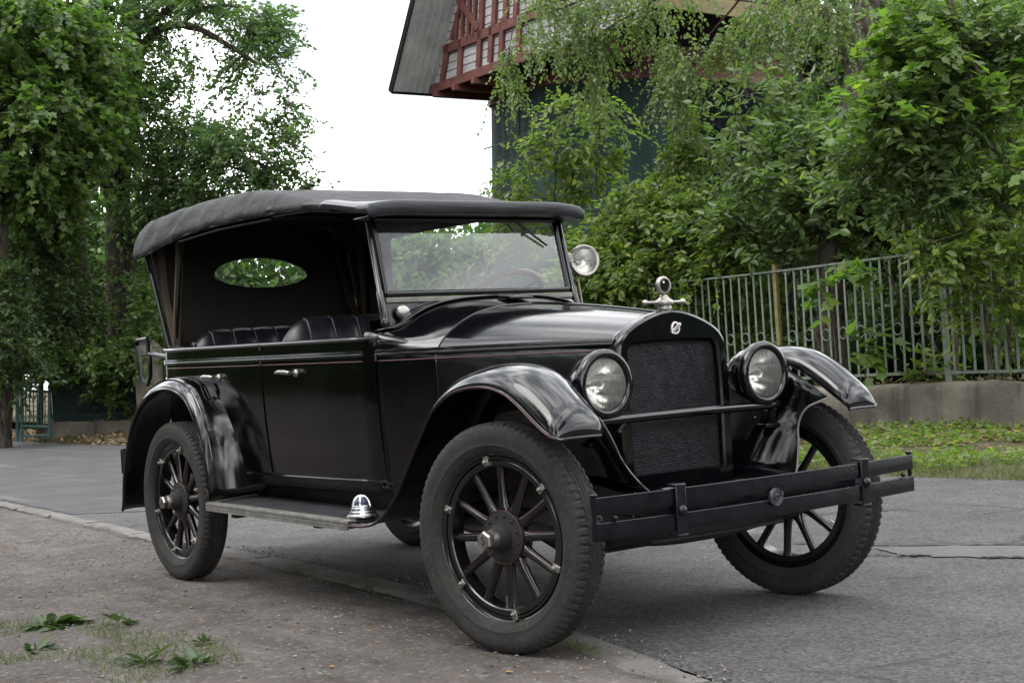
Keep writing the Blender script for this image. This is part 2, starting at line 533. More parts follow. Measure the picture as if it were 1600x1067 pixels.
# kerb stones
kb = MB(); x = -20.0
rk = np.random.default_rng(8)
while x < 5.2:
    L = .85 + .3 * rk.random(); x2 = x + L - .012
    ya, yb = float(kerb_y(x)), float(kerb_y(x2)); w = .13; z = .012 + .006 * rk.random()
    if x > 1.0: z -= .011
    n = 6; top = []
    for i in range(n + 1):
        t = i / n; px = lerp(x, x2, t); y0 = lerp(ya, yb, t)
        j = rk.normal(0, .006 if x < 1 else .011, 3)
        top.append([(px, y0 + .004 + j[0], -.06), (px, y0 + j[0], z - .006 + j[2] * .3), (px, y0 - .012 + j[0], z + j[2] * .4), (px, y0 - w + .02 + j[1], z + .002 + j[2] * .4), (px, y0 - w + j[1] * 2, z - .008), (px, y0 - w, -.06)])
    kb.loft(top, capa=True, capb=True); x += L
tag(kb.build('kerb', MT['kerb'], smooth=60), kind='structure')

# dirt pavement on the near side
xs = np.r_[np.linspace(-70, -9, 50), np.linspace(-8.7, 7, 260), np.linspace(7.4, 40, 26)]
tt = np.r_[np.linspace(0, .25, 130), np.linspace(.26, 1, 40)]
X = np.repeat(xs[:, None], len(tt), 1)
Y = (kerb_y(xs) - .112)[:, None] * (1 - tt) + (-16.0) * tt
Zd = .030 * (vnoise(X, Y, 1.1, 1) - .5) + .014 * (vnoise(X, Y, 4.5, 2) - .5) + .008 * (vnoise(X, Y, 13, 3) - .5) + .006 * (vnoise(X, Y, 31, 9) - .5)
edge = (kerb_y(xs) - .112)[:, None] - Y
Zd = Zd * np.clip(edge / .5, .25, 1) - .010 * (1 - np.clip(edge / .10, 0, 1))
for (wx, wy) in ((0, -.70), (2.857, -.70)):
    Zd *= np.clip(np.hypot(X - wx, Y - wy) / .5 - .25, 0, 1)
grid_mesh('pavement', X, Y, Zd + .001, MT['dirt'])

# verge on the far side
def wall_y(x): return np.interp(x, [-70, -17.5, -14, -10, -7, 3, 40], [7.5, 6.15, 6.6, 7.7, 8.25, 8.25, 8.6])


xs = np.r_[np.linspace(-70, -22, 40), np.linspace(-21.5, 6, 170), np.linspace(6.4, 40, 30)]
tt = np.linspace(0, 1, 60)
X = np.repeat(xs[:, None], len(tt), 1)
far = 4.60 + np.interp(xs, [-70, -20, -12, -4, 40], [1.5, .35, .25, 0, 0])
Y = far[:, None] * (1 - tt) + (wall_y(xs) + .2)[:, None] * tt
Z = .035 * np.clip((Y - far[:, None]) / .5, 0, 1) + .05 * np.clip((Y - far[:, None]) / 3, 0, 1) + .05 * (vnoise(X, Y, 1.6, 6) - .5) * np.clip((Y - far[:, None]) / .5, 0, 1) + .02 * (vnoise(X, Y, 6, 7) - .5) - .012
grid_mesh('verge', X, Y, Z, MT['soil'])
# ground behind the walls
xs = np.linspace(-70, 40, 80); X = np.repeat(xs[:, None], 20, 1); Y = (wall_y(xs) + .25)[:, None] * (1 - np.linspace(0, 1, 20)) + 60 * np.linspace(0, 1, 20)
grid_mesh('garden_ground', X, Y, .25 + .2 * (vnoise(X, Y, .5, 12) - .5), MT['soil'])

# ---------------------------------------------------------------- low wall and fence on the right
wl = MB(); secs = []
rw = np.random.default_rng(3)
for x in np.linspace(-13.2, 9.5, 110):
    y = float(wall_y(x)); j = rw.normal(0, .008, 4)
    zt = .50 + .012 * math.sin(x * 2.1)
    secs.append([(x, y + j[0], -.1), (x, y + j[1], .3), (x, y + j[1] + .004, zt - .05 + j[2]), (x, y + .02 + j[1], zt - .012 + j[2]), (x, y + .06, zt + j[3]), (x, y + .24, zt + j[3]), (x, y + .27, zt - .02), (x, y + .27, -.1)])
wl.loft(secs, capa=True, capb=True)
tag(wl.build('low_wall', MT['wall'], smooth=50), 'long low stained concrete wall under the pale green railing fence', 'wall')

fence = empty('railing_fence', (-2, 8.4, .5), 'pale green iron railing fence with small rings along the low wall', 'fence')
FY = .14
def fyx(x): return float(wall_y(x)) + FY
fx0, fx1 = -12.6, 4.6
for (z, h, w) in ((1.815, .022, .036), (.60, .03, .014)):
    rail = MB(); pts = [(x, fyx(x), z + .006 * math.sin(x * 1.7)) for x in np.linspace(fx0, fx1, 40)]
    for a, b in zip(pts[:-1], pts[1:]): rail.beam(a, b, w, h)
    rail.build('rail', MT['fence'], fence, smooth=30)
SP = .122; k = 0; x = fx0
rb = np.random.default_rng(6)
posts = [-11.6, -9.3, -6.8, -4.46, -2.2, .05, 2.3]
farbars = MB()
while x < fx1:
    if min(abs(x - p) for p in posts) > .05:
        a = Vector((x, fyx(x), .60)); b = Vector((x + rb.normal(0, .008), fyx(x) + rb.normal(0, .004), 1.812))
        near = -8.4 < x < 1.6
        bars = MB() if near else farbars
        bars.beam(a, b, .024, .010, up=(0, 1, 0))
        if near: bars.build('railing_bar', MT['fence'], fence, smooth=0)
        if k % 2 == 0 and -9 < x < 1.6:
            c = Vector((x + SP / 2, fyx(x), 1.07 + rb.normal(0, .006))); rings = MB()
            rings.tube([c + Vector((math.cos(t) * (SP / 2 - .008), 0, math.sin(t) * .062)) for t in np.linspace(0, 2 * math.pi, 15)[:-1]], .0065, 5, closed=True)
            rings.build('railing_ring', MT['fence'], fence, smooth=50)
    x += SP; k += 1
farbars.build('railing_bars', MT['fence'], fence, smooth=0)['kind'] = 'stuff'
for p in posts:
    m = MB(); m.box((p, fyx(p) + .015, 1.17), (.05, .05, 1.42)); m.box((p, fyx(p) + .015, 1.885), (.058, .058, .012))
    m.build('fence_post', MT['post'] if p in (-4.46, -9.3, 2.3) else MT['fence'], fence, smooth=0, bevel=.004)

# ---------------------------------------------------------------- left: pillar, fence, wall and gate
lw = MB(); secs = []
for t in np.linspace(0, 1, 40):
    p = at(lerp(62, 262, t), 690, 26.6); j = rw.normal(0, .012, 3)
    base = Vector((p.x, p.y, 0)); n = Vector((.35, -.94, 0))
    z = .33 + .02 * math.sin(t * 9) + j[2]
    secs.append([base + n * (.02 + j[0]), base + n * j[1] + Vector((0, 0, z - .03)), base - n * .03 + Vector((0, 0, z)), base - n * .2 + Vector((0, 0, z)), base - n * .22])
lw.loft(secs, capa=True, capb=True)
tag(lw.build('low_wall', MT['wall'], smooth=50), 'low crumbling wall with leaf litter before it, under dark green fence', 'wall')

lf = empty('bar_fence', at(150, 690, 26.9), 'dark green bar fence on the crumbling low wall beside the stone pillar', 'fence')
A = at(80, 640, 26.95); B = at(214, 640, 26.75); A.z = B.z = 0
bars = MB(); N = 46
for i in range(N + 1):
    p = A.lerp(B, i / N); bars.box((p.x, p.y, .98), (.022, .022, 1.4))
bars.build('railing_bars', MT['darkteal'], lf, smooth=0)
for z in (1.55, .45):
    m = MB(); m.beam(A + Vector((0, 0, z)), B + Vector((0, 0, z)), .04, .04); m.build('rail', MT['darkteal'], lf, smooth=0)
nrm = (B - A).normalized().cross(Vector((0, 0, 1)))
m = MB(); q = [A + Vector((0, 0, .36)), B + Vector((0, 0, .36)), B + Vector((0, 0, 1.5)), A + Vector((0, 0, 1.5))]
m.prism([p - nrm * .05 for p in q], -nrm * .012)
m.build('screen_panel', MT['darkteal'], lf, smooth=0)

pz = empty('gate_pillar', (at(236, 640, 26.3).x, at(236, 640, 26.3).y, 0), 'square weathered stone gate pillar with capstone behind the car', 'pillar')
m = MB(); c = ORG[pz.name]; rot = Matrix.Rotation(R_(-35), 3, 'Z')
m.box(c + Vector((0, 0, .75)), (.42, .42, 1.5), rot); m.build('shaft', MT['pillar'], pz, smooth=0, bevel=.012)
m = MB(); m.box(c + Vector((0, 0, 1.535)), (.52, .52, .10), rot); m.box(c + Vector((0, 0, 1.68)), (.48, .48, .19), rot, taper=.45)
m.build('capstone', MT['pillar'], pz, smooth=0, bevel=.015)

gt = empty('metal_gate', at(30, 690, 26.5), 'tall teal metal gate standing ajar at the end of the fence', 'gate')
def gp(u, v): return at(u, v, 26.4)
m = MB()
for u in (27, 34): m.tube([gp(u, 690), gp(u + .6, 596)], .035, 8)
m.tube([gp(77, 684), gp(77.5, 600)], .03, 8)
m.tube([gp(34, 666), gp(78, 667)], .028, 8); m.tube([gp(34, 610), gp(78, 612)], .026, 8); m.tube([gp(34, 681), gp(78, 680)], .022, 8)
m.build('gate_frame', MT['teal'], gt)
m = MB()
for u in range(40, 76, 6): m.tube([gp(u, 666), gp(u + .3, 611)], .012, 5)
for v in range(618, 664, 8): m.tube([gp(34, v), gp(77, v + 1)], .006, 4)
m.build('gate_bars', MT['teal'], gt)

# ---------------------------------------------------------------- timbered tower
tw = empty('timbered_tower', (at(1000, 560, 29).x, at(1000, 560, 29).y, .2), 'tall tower wrapped in green netting under a red half-timbered gable', 'tower')
plan = [at(u, 560, d) for u, d in ((770, 28.0), (866, 26.0), (1040, 25.9), (1215, 27.0), (1345, 29.6), (1330, 33), (1080, 35), (850, 33))]
plan = [Vector((p.x, p.y, 0)) for p in plan]
zw = at(866, 126, 26.0).z
cen = sum(plan, Vector()) / len(plan)
def ring(off, z): return [Vector((p.x, p.y, z)) + (p - cen).normalized() * (off - .05 * z) for p in plan]
m = MB()
def subring(off, z, jit=0):
    Rg = ring(off, z); o = []
    for i in range(len(Rg)):
        a, b = Rg[i], Rg[(i + 1) % len(Rg)]
        for t in np.linspace(0, 1, 14, endpoint=False):
            wob = .035 * math.sin(t * 37 + i * 3) * jit * (0 if t == 0 else 1)
            o.append(a.lerp(b, t) + (a - cen).normalized() * wob)
    return o
RR = [subring(0.02, .2, 1), subring(.0, 2.2, .8), subring(.01, 4.2, 1), subring(0, zw, .2)]
nA = int(14 * 2.35); n2 = len(RR[0])
m.loft([[r[i % n2] for i in range(n2 - 14 * 3, n2 + nA + 1)] for r in RR]); m.build('netting', MT['net'], tw, smooth=45)
m = MB(); m.loft([[r[i] for i in range(nA, n2 - 14 * 3 + 1)] for r in RR]); m.build('netting_painted_shade', simple('painted_eaves_shade', (.006, .010, .013), .95, 0, .4, 3, .5, 4, .05, ior=1.12), tw, smooth=45)  # right-hand facets: shade under the eaves painted in as near-black netting
m = MB()
for q in (7, 21, 30):
    m.tube([tuple(r[q] + (r[q] - cen).normalized() * .012) for r in RR], .012, 5)
m.build('netting_seam', simple('net_seam', (.012, .03, .03), .7), tw)
m = MB()
for zz in (2.1, 3.6, 5.1):
    m.tube([Vector((RR[1][i].x, RR[1][i].y, zz)) + (RR[1][i] - cen).normalized() * .03 for i in range(0, 36, 2)], .014, 5)
m.build('netting_rope', simple('net_rope', (.045, .075, .07), .7), tw)
m = MB()
for zb, off, h in ((zw - .02, .07, .10), (zw + .08, .045, .20), (zw + .28, .11, .09), (zw + .37, .17, .10), (zw + .47, .23, .08)):
    m.loft([ring(-.2, zb), ring(off, zb + .001), ring(off, zb + h), ring(-.2, zb + h + .0015)], closed=True)
m.build('cornice', MT['redwood'], tw, smooth=20)
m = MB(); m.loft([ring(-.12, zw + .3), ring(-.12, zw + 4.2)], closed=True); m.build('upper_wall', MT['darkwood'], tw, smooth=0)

# gabled upper storey, overhanging to the left
def rz(u, v): return (FW + RT * ((u - 800) / 2252.06) + UP * ((533.5 - v) / 2252.06))
d1 = 25.5; z1 = rz(800, 97).z
B1 = at(800, 97, d1); B0 = at(676, 141, d1 * z1 / rz(676, 141).z)
sdir = (B1 - B0); sdir.z = 0; sdir.normalize()
gn = Vector((sdir.y, -sdir.x, 0))
if gn.dot(CAM_POS - B0) < 0: gn = -gn
def wp(u, v, off=0.0):
    d = rz(u, v); t = (B0 + gn * off - CAM_POS).dot(gn) / d.dot(gn); return CAM_POS + d * t
W0, W1 = wp(676, 141), wp(713, -2)
sl = (W1 - W0)
top = W0 + sl * 1.9
rb_ = wp(1010, 60); 
q = [W0, wp(800, 97), Vector((rb_.x, rb_.y, B1.z)), Vector((rb_.x, rb_.y, top.z)), top]
m = MB(); m.prism(q, -gn * .12); m.build('gable_wall', MT['board'], tw, smooth=0)
# boarding joints
m = MB()
for z in np.arange(W0.z + .1, top.z, .145):
    s0 = max(0, (z - W0.z) / sl.z) ; a = W0 + sl * s0 + sdir * .02; a.z = z; b = Vector((rb_.x, rb_.y, z))
    m.beam(a + gn * .002, b + gn * .002, .006, .012)
m.build('board_joints', MT['darkwood'], tw, smooth=0)
def timber(pa, pb, w, h, off=.03):
    mm = MB(); mm.beam(wp(*pa, off), wp(*pb, off), .07, h, up=(0, 0, 1)) if abs(pa[0] - pb[0]) > 60 else None
    if abs(pa[0] - pb[0]) <= 60:
        a, b = wp(*pa, off), wp(*pb, off); x_ = (b - a).normalized(); rot = Matrix((x_, gn.cross(x_) * -1, gn)).transposed()
        mm.box((a + b) / 2, ((b - a).length, h, .07), rot)
    mm.build('timber_beam', MT['redwood'], tw, smooth=0, bevel=.006)
timber((673, 141), (830, 85), 0, .17, .06)
timber((694, 79), (860, 12), 0, .17)
timber((691, 128), (701, 70), 0, .12)
for u, v0, v1 in ((718, 118, 62), (748, 106, 48), (766, 98, 40), (783, 92, 30), (712, 70, 20), (722, 66, -4), (732, 62, -20), (741, 58, -20), (752, 52, -30), (772, 44, -30), (790, 36, -40), (810, 88, 25), (806, 30, -40)):
    timber((u, v0), (u + 3, v1), 0, .12 if v0 > 75 or u > 750 else .075)
timber((716, 0), (748, 46), 0, .11, .05); timber((706, 62), (722, 4), 0, .10, .02)
# roof slab: underside shows its boards
m = MB(); E = W0 - sl * .055
slu = sl.normalized(); rn = slu.cross(gn).normalized()
if rn.dot(sdir) > 0: rn = -rn
P = [E + gn * .86, E - gn * 4.2, top - gn * 4.2, top + gn * .86]
m.prism(P, rn * .10)
m.build('roof', MT['roof'], tw, smooth=0)
m = MB(); L = sl.length * 1.95
for i in range(34):
    a = E + gn * (.84 - i * .148); m.beam(a - rn * .006, a + slu * L - rn * .006, .018, .012, up=rn)
m.build('roof_battens', MT['roof'], tw, smooth=0)
m = MB(); m.beam(E + gn * .88 + rn * .05, E - gn * 4.2 + rn * .05, .05, .14, up=rn); m.beam(E + gn * .885 + rn * .05, top + gn * .885 + rn * .05, .03, .13, up=rn); m.build('fascia', MT['darkwood'], tw, smooth=0)
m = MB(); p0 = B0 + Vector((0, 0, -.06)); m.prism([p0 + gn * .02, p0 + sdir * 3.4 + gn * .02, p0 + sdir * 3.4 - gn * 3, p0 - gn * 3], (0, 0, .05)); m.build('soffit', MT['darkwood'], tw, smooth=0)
for s in (.28, .95, 1.6):
    mm = MB(); p = B0 + sdir * s; mm.beam(p + gn * .16 + Vector((0, 0, -.13)), p - gn * 1.5 + Vector((0, 0, -.13)), .11, .13); mm.build('bracket', MT['redwood'], tw, smooth=0, bevel=.01)
# right-hand eaves
m = MB(); m.beam(at(985, -6, 23.6), at(1268, 30, 23.6), .06, .26); m.build('eaves_board', MT['ochre'], tw, smooth=0)
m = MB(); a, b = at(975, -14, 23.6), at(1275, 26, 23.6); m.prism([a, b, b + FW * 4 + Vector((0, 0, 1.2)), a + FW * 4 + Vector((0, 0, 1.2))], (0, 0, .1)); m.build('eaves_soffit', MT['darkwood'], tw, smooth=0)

# ================================================================== THE CAR
BLACK = paint('black_paint', (.0018, .0020, .0027), .10, 1.62, .35)
BLACK_SIDE = paint('black_body_paint', (.0016, .0015, .0015), .09, 1.42, .22)
UNDER = simple('dusty_underside', (.018, .016, .014), .75, 0, .5, 9, .3, 40)
SATIN = simple('worn_black_iron', (.0030, .0036, .0062), .25, .0, .7, 16, .3, 90, ior=1.45)
SPOKE = paint('black_spoke_paint', (.0065, .006, .0065), .14, 1.6, .45)
RED = simple('red_pinstripe', (.085, .018, .016), .45, 0, .25, 20)
GRIME = simple('axle_grime', (.012, .0115, .011), .8, 0, .5, 20, .4, 60)
NICKEL = simple('aged_nickel', (.40, .375, .345), .38, 1, .22, 25, .15, 120)
BRIGHT = simple('chrome', (.70, .70, .72), .26, 1, .08, 15)
ALU = simple('aluminium_trim', (.31, .30, .275), .45, .7, .3, 30, .2, 80)
MATBLK = simple('rubber_mat', (.020, .021, .024), .55, 0, .35, 18, .3, 70)
LINING = simple('brown_lining', (.013, .009, .007), .95, 0, .25, 6, .2, 200)
BOW = simple('bow_wood', (.055, .037, .023), .75, 0, .3, 8)
WHEELWOOD = simple('steering_wood', (.17, .065, .025), .4, 0, .3, 9)
GREYWOOD = simple('grey_metal_sill', (.22, .20, .185), .45, .3, .3, 12)
WHITE = simple('white_enamel', (.75, .72, .70), .35, 0, .06, 30)
LEATHER = simple('black_leather', (.009, .010, .014), .36, 0, .3, 20, .25, 130)
CHALK = simple('dull_stone_grey', (.30, .27, .24), .8, 0, .3, 40)


def M_canvas():
    m = NT('black_canvas'); c = m.coords()
    big = m.noise(m.coords((1, 1, 1.6)), 3.2, 6, .65); mid = m.noise(c, 14, 5, .6); fine = m.noise(c, 260, 2)
    col = m.mix(m.ramp(big, [(.36, 0.0), (.68, 1.0)]), (.011, .012, .015), (.034, .035, .037))
    col = m.mix(m.ramp(mid, [(.52, .0), (.74, .55)]), col, (.070, .067, .060))
    m.set(color=col, rough=.72, spec=.45)
    m.bump(m.math('ADD', m.math('MULTIPLY', mid, 1.0), m.math('ADD', m.math('MULTIPLY', fine, .12), m.math('MULTIPLY', big, 2.0))), .45, .02); return m.m


def M_visor():
    m = NT('black_leathercloth'); c = m.coords((.8, .8, 6))
    n = m.noise(c, 5, 5, .6); f = m.noise(m.coords(), 160, 3)
    m.set(color=m.mix(m.ramp(n, [(.35, 0.), (.7, 1.)]), (.006, .0065, .009), (.016, .017, .021)), rough=.36)
    m.bump(m.math('ADD', m.math('MULTIPLY', n, 1.0), m.math('MULTIPLY', f, .1)), .3, .012); return m.m


def M_tyre():
    m = NT('tyre_rubber'); c = m.coords()
    n = m.noise(c, 9, 6, .65); f = m.noise(c, 80, 4, .65)
    col = m.mix(m.ramp(n, [(.35, 0.0), (.7, 1.0)]), (.019, .0185, .018), (.038, .0355, .033))
    m.set(color=m.mix(m.ramp(f, [(.5, 0.0), (.72, .5)]), col, (.075, .068, .060)), rough=.8, spec=.35)
    m.bump(f, .25, .004); return m.m


def M_glass(name, tint=(1, 1, 1), ior=1.9, rough=.0, dirt=0.0, flute=0):  # dirt: whitish film; on the lamp lenses it is painted brightness
    m = NT(name); t = m.t; t.nodes.remove(m.b)
    tr = m.n('ShaderNodeBsdfTransparent'); tr.inputs[0].default_value = (*tint, 1)
    gl = m.n('ShaderNodeBsdfGlossy'); gl.inputs['Roughness'].default_value = rough
    fr = m.n('ShaderNodeFresnel', IOR=ior); mx = m.n('ShaderNodeMixShader')
    m.l(fr.outputs[0], mx.inputs[0]); m.l(tr.outputs[0], mx.inputs[1]); m.l(gl.outputs[0], mx.inputs[2])
    res = mx
    if dirt:  # whitish film; on the lamp lenses it is painted brightness
        df = m.n('ShaderNodeBsdfDiffuse'); df.inputs[0].default_value = (.5, .5, .48, 1); m2 = m.n('ShaderNodeMixShader')
        nz = m.noise(m.coords(), 5, 6, .7); m.l(m.ramp(nz, [(.3, dirt * .3), (.75, dirt)]), m2.inputs[0])
        m.l(mx.outputs[0], m2.inputs[1]); m.l(df.outputs[0], m2.inputs[2]); res = m2
    if flute:
        w = m.n('ShaderNodeTexWave', Scale=flute, Distortion=.4); w.bands_direction = 'Y'; m.l(m.coords(), w.inputs['Vector'])
        bp = m.n('ShaderNodeBump', Strength=.5, Distance=.004); m.l(w.outputs[1], bp.inputs['Height'])
        m.l(bp.outputs[0], gl.inputs['Normal'])
    m.l(res.outputs[0], m.o.inputs['Surface']); return m.m


CANVAS, VISOR, TYRE = M_canvas(), M_visor(), M_tyre()
GLASS = M_glass('windscreen_glass', (.90, .93, .92), 2.1, 0, .05)
CELLU = M_glass('celluloid_pane', (.92, .95, .88), 1.5, .1, .34)
LENS = M_glass('headlamp_glass', (.97, .97, .95), 1.6, .03, .15, 34)  # whitish layer painted in to brighten the lens as reflected sky would

car = empty('vintage_car', (1.43, 0, 0), 'black open-sided 1920s touring car with canvas top parked half on the pavement', 'car')
WB = 2.857


# ---------------------------------------------------------------- wheel (axle along y, face at -y), centre at its own origin
def tyre_mesh():
    NA = 504; prof = [(.291, -.040), (.297, -.050), (.309, -.058), (.318, -.0615), (.322, -.0642), (.326, -.0632), (.345, -.0672), (.366, -.0668), (.380, -.0630), (.3865, -.0590)]
    tread = [(.3925, -.0545), (.3955, -.050), (.398, -.044), (.3992, -.038), (.3996, -.034), (.3999, -.028), (.4, -.0235), (.4002, -.0195), (.4003, -.015), (.4004, -.011), (.4005, -.007), (.4005, -.003)]
    half = prof + tread
    P = half + [(r, -y) for r, y in reversed(half)]
    m = len(P); ang = np.arange(NA) / NA * 2 * math.pi
    Rr = np.tile(np.array([p[0] for p in P])[None, :], (NA, 1)); Yy = np.tile(np.array([p[1] for p in P])[None, :], (NA, 1))
    k = np.arange(NA)
    ph = (k % 6) / 6.0
    zig = np.abs(((k % 12) / 12.0) * 2 - 1) * 2 - 1         # triangle wave
    for j, (r, y) in enumerate(P):
        a = abs(y)
        if r > .385:
            dep = np.zeros(NA)
            if a > .030:      # shoulder blocks
                dep += np.where((ph > .6), .0052, 0) * (1 if a < .056 else .6)
            if .024 < a <= .035:      # zigzag groove
                c0 = .0295 + .0045 * zig; dep = np.maximum(dep, np.where(np.abs(a - c0) < .0042, .0080, 0))
            if .009 < a < .0165: dep = np.maximum(dep, .0055 * (1 if .010 < a < .016 else 0))
            if .018 < a < .021: dep = np.maximum(dep, .004)
            if a < .004: dep = np.maximum(dep, .0045)
            Rr[:, j] -= dep
    verts = np.stack([Rr * np.cos(ang)[:, None], Yy, Rr * np.sin(ang)[:, None]], -1).reshape(-1, 3)
    mb = MB(); fs = []
    for i in range(NA):
        i2 = (i + 1) % NA
        for j in range(m - 1): fs.append((i * m + j, i * m + j + 1, i2 * m + j + 1, i2 * m + j))
    mb.add(verts, fs); return mb


def ring_tube(r, y, rad, n=64, k=5):
    m = MB(); m.tube([(r * math.cos(t), y, r * math.sin(t)) for t in np.linspace(0, 2 * math.pi, n + 1)[:-1]], rad, k, closed=True); return m


def text_mesh(s, size, depth):
    cu = bpy.data.curves.new('lettering', 'FONT'); cu.body = s; cu.size = size; cu.extrude = depth; cu.align_x = 'CENTER'; cu.align_y = 'CENTER'
    tmp = bpy.data.objects.new('tmp', cu); COL.objects.link(tmp)
    dg = bpy.context.evaluated_depsgraph_get(); dg.update()
    me = bpy.data.meshes.new_from_object(tmp.evaluated_get(dg))
    vs = [tuple(v.co) for v in me.vertices]; fs = [tuple(p.vertices) for p in me.polygons]
    bpy.data.objects.remove(tmp); bpy.data.curves.remove(cu); bpy.data.meshes.remove(me)
    return vs, fs


def make_wheel():
    w = empty('wheel', (0, 0, 0), parent=None)
    tyre_mesh().build('tyre', TYRE, w, smooth=28)
    m = MB(); m.lathe([(.290, -.034), (.299, -.046), (.302, -.047), (.300, -.040), (.286, -.034), (.282, -.030), (.279, -.036), (.272, -.036), (.271, -.030), (.268, -.012), (.268, .030), (.279, .036), (.300, .044), (.302, .047), (.299, .046), (.290, .034)], (0, 0, 0), (0, 1, 0), 72, closed=True)
    m.build('rim', SPOKE, w, smooth=35)
    m = MB(); m.lathe([(.270, -.030), (.266, -.033), (.250, -.033), (.246, -.029), (.246, .028), (.250, .032), (.270, .032)], (0, 0, 0), (0, 1, 0), 72, closed=True)
    m.build('felloe', SPOKE, w, smooth=35)
    ring_tube(.2995, -.0485, .0017).build('pinstripe', RED, w)
    for k in range(12):
        t = 2 * math.pi * (k + .1) / 12; d = Vector((math.cos(t), 0, math.sin(t))); e = Vector((-math.sin(t), 0, math.cos(t))); secs = []
        for rr, wd, th in ((.055, .022, .019), (.088, .024, .020), (.100, .023, .020), (.115, .0165, .0175), (.15, .0145, .0165), (.20, .0135, .0155), (.235, .014, .016), (.249, .0155, .017)):
            secs.append([d * rr + e * (wd * math.copysign(abs(math.cos(q)) ** .8, math.cos(q))) + Vector((0, th * math.copysign(abs(math.sin(q)) ** .8, math.sin(q)) - .002, 0)) for q in np.linspace(0, 2 * math.pi, 13)[:-1]])
        m = MB(); m.loft(secs, closed=True, capa=True, capb=True)
        m.build('spoke', SPOKE, w, smooth=50)
    m = MB()
    for k in range(12):
        t = 2 * math.pi * (k + .1) / 12; d = Vector((math.cos(t), 0, math.sin(t))); e = Vector((-math.sin(t), 0, math.cos(t)))
        for s in (-1, 1): m.tube([d * rr + e * (wd * s * .93) + Vector((0, -.008, 0)) for rr, wd in ((.100, .022), (.115, .0165), (.15, .0145), (.20, .0135), (.238, .014))], .0013, 4)
    m.build('spoke_striping', RED, w)
    m = MB(); m.lathe([(0, -.036), (.040, -.036), (.044, -.034), (.084, -.029), (.092, -.027), (.0935, -.022), (.0935, -.010), (.05, -.008), (.05, .012), (.0935, .014), (.0935, .026), (.05, .05), (0, .05)], (0, 0, 0), (0, 1, 0), 48)
    for k in range(12):
        t = 2 * math.pi * (k + .6) / 12
        m.ball((.076 * math.cos(t), -.0305, .076 * math.sin(t)), .0065, 8, 6, (1, .7, 1))
    m.lathe([(.050, -.030), (.049, -.048), (.043, -.056), (.038, -.070), (.034, -.074)], (0, 0, 0), (0, 1, 0), 36)
    hub = m.build('hub', GRIME, w, smooth=40)
    ring_tube(.0925, -.0275, .0016, 48).build('pinstripe', RED, w)
    m = MB(); m.lathe([(.034, -.066), (.0355, -.070), (.034, -.090), (.031, -.100)], (0, 0, 0), (0, 1, 0), 32)
    m.lathe([(.0315, -.094), (.0335, -.098), (.0335, -.118), (.030, -.123), (.0285, -.1245), (0, -.1245)], (0, 0, 0), (0, 1, 0), 6)
    m.build('hub_cap', NICKEL, w, smooth=25)
    vs, fs = text_mesh('S', .042, .0012)
    m = MB(); m.add([(p[0] * .95, -.1248 - p[2], p[1]) for p in vs], fs); m.build('hub_emblem', GRIME, w, smooth=0)
    for k in range(6):
        t = 2 * math.pi * (k + .62) / 6 + .05; d = Vector((math.cos(t), 0, math.sin(t))); e = Vector((-math.sin(t), 0, math.cos(t)))
        m = MB(); rot = Matrix((d, e, Vector((0, 1, 0)))).transposed()
        m.box(d * .268 + Vector((0, -.037, 0)), (.034, .022, .011), rot); m.tube([d * .264 + Vector((0, -.038, 0)), d * .264 + Vector((0, -.052, 0))], .0085, 6); m.tube([d * .264 + Vector((0, -.05, 0)), d * .264 + Vector((0, -.057, 0))], .0045, 6)
        m.build('rim_lug', NICKEL, w, smooth=30, bevel=.0015)
    t = -1.62; d = Vector((math.cos(t), 0, math.sin(t)))
    m = MB(); m.tube([d * .246 + Vector((0, -.012, 0)), d * .205 + Vector((0, -.015, 0))], .0042, 7); m.tube([d * .246 + Vector((0, -.012, 0)), d * .238 + Vector((0, -.0125, 0))], .0075, 7); m.build('valve_stem', NICKEL, w)
    return w


w0 = make_wheel()
WHEELS = []
def put_wheel(w, loc, rz, spin):
    w.parent = car; w.location = Vector(loc) - ORG[car.name]
    w.rotation_mode = 'XYZ'
    w.rotation_euler = (Matrix.Rotation(rz, 3, 'Z') @ Matrix.Rotation(spin, 3, 'Y')).to_euler()
STEER = R_(10.5)
put_wheel(w0, (WB, -.732, .399), STEER, 0)
bpy.context.view_layer.update()
for loc, rz_, sp in (((0, -.70, .399), 0, .45), ((0, .68, .399), math.pi, 0), ((WB, .668, .399), math.pi + STEER, 1.0)):
    put_wheel(copy_tree(w0, car), loc, rz_, sp)


# ---------------------------------------------------------------- body
def zs(x): return 1.070 - .0165 * (x + .1)             # height of the red belt stripe
def ztop(x): return 1.163 - .018 * x
HW = [(-.46, .615), (-.1, .655), (.5, .665), (1.5, .665), (1.86, .655), (1.97, .595), (2.10, .492), (2.5, .378), (2.93, .257)]
def hw(x): return float(np.interp(x, [a for a, _ in HW], [b for _, b in HW]))
def wz(x, z):
    """half width of the body at x, z below the belt"""
    k = max(0, min(1, (zs(x) - z) / .55)); base = hw(x)
    return base - (.035 if x < 1.9 else .02) * k * k


def side_panel(x0, x1, z0f, z1f, off=0.0, nx=14, nz=12, s=-1):
    rows = []
    for i in range(nx + 1):
        x = lerp(x0, x1, i / nx); zb, zt = z0f(x), z1f(x)
        rows.append([(x, s * (wz(x, lerp(zb, zt, k / nz)) + off), lerp(zb, zt, k / nz)) for k in range(nz + 1)])
    return rows


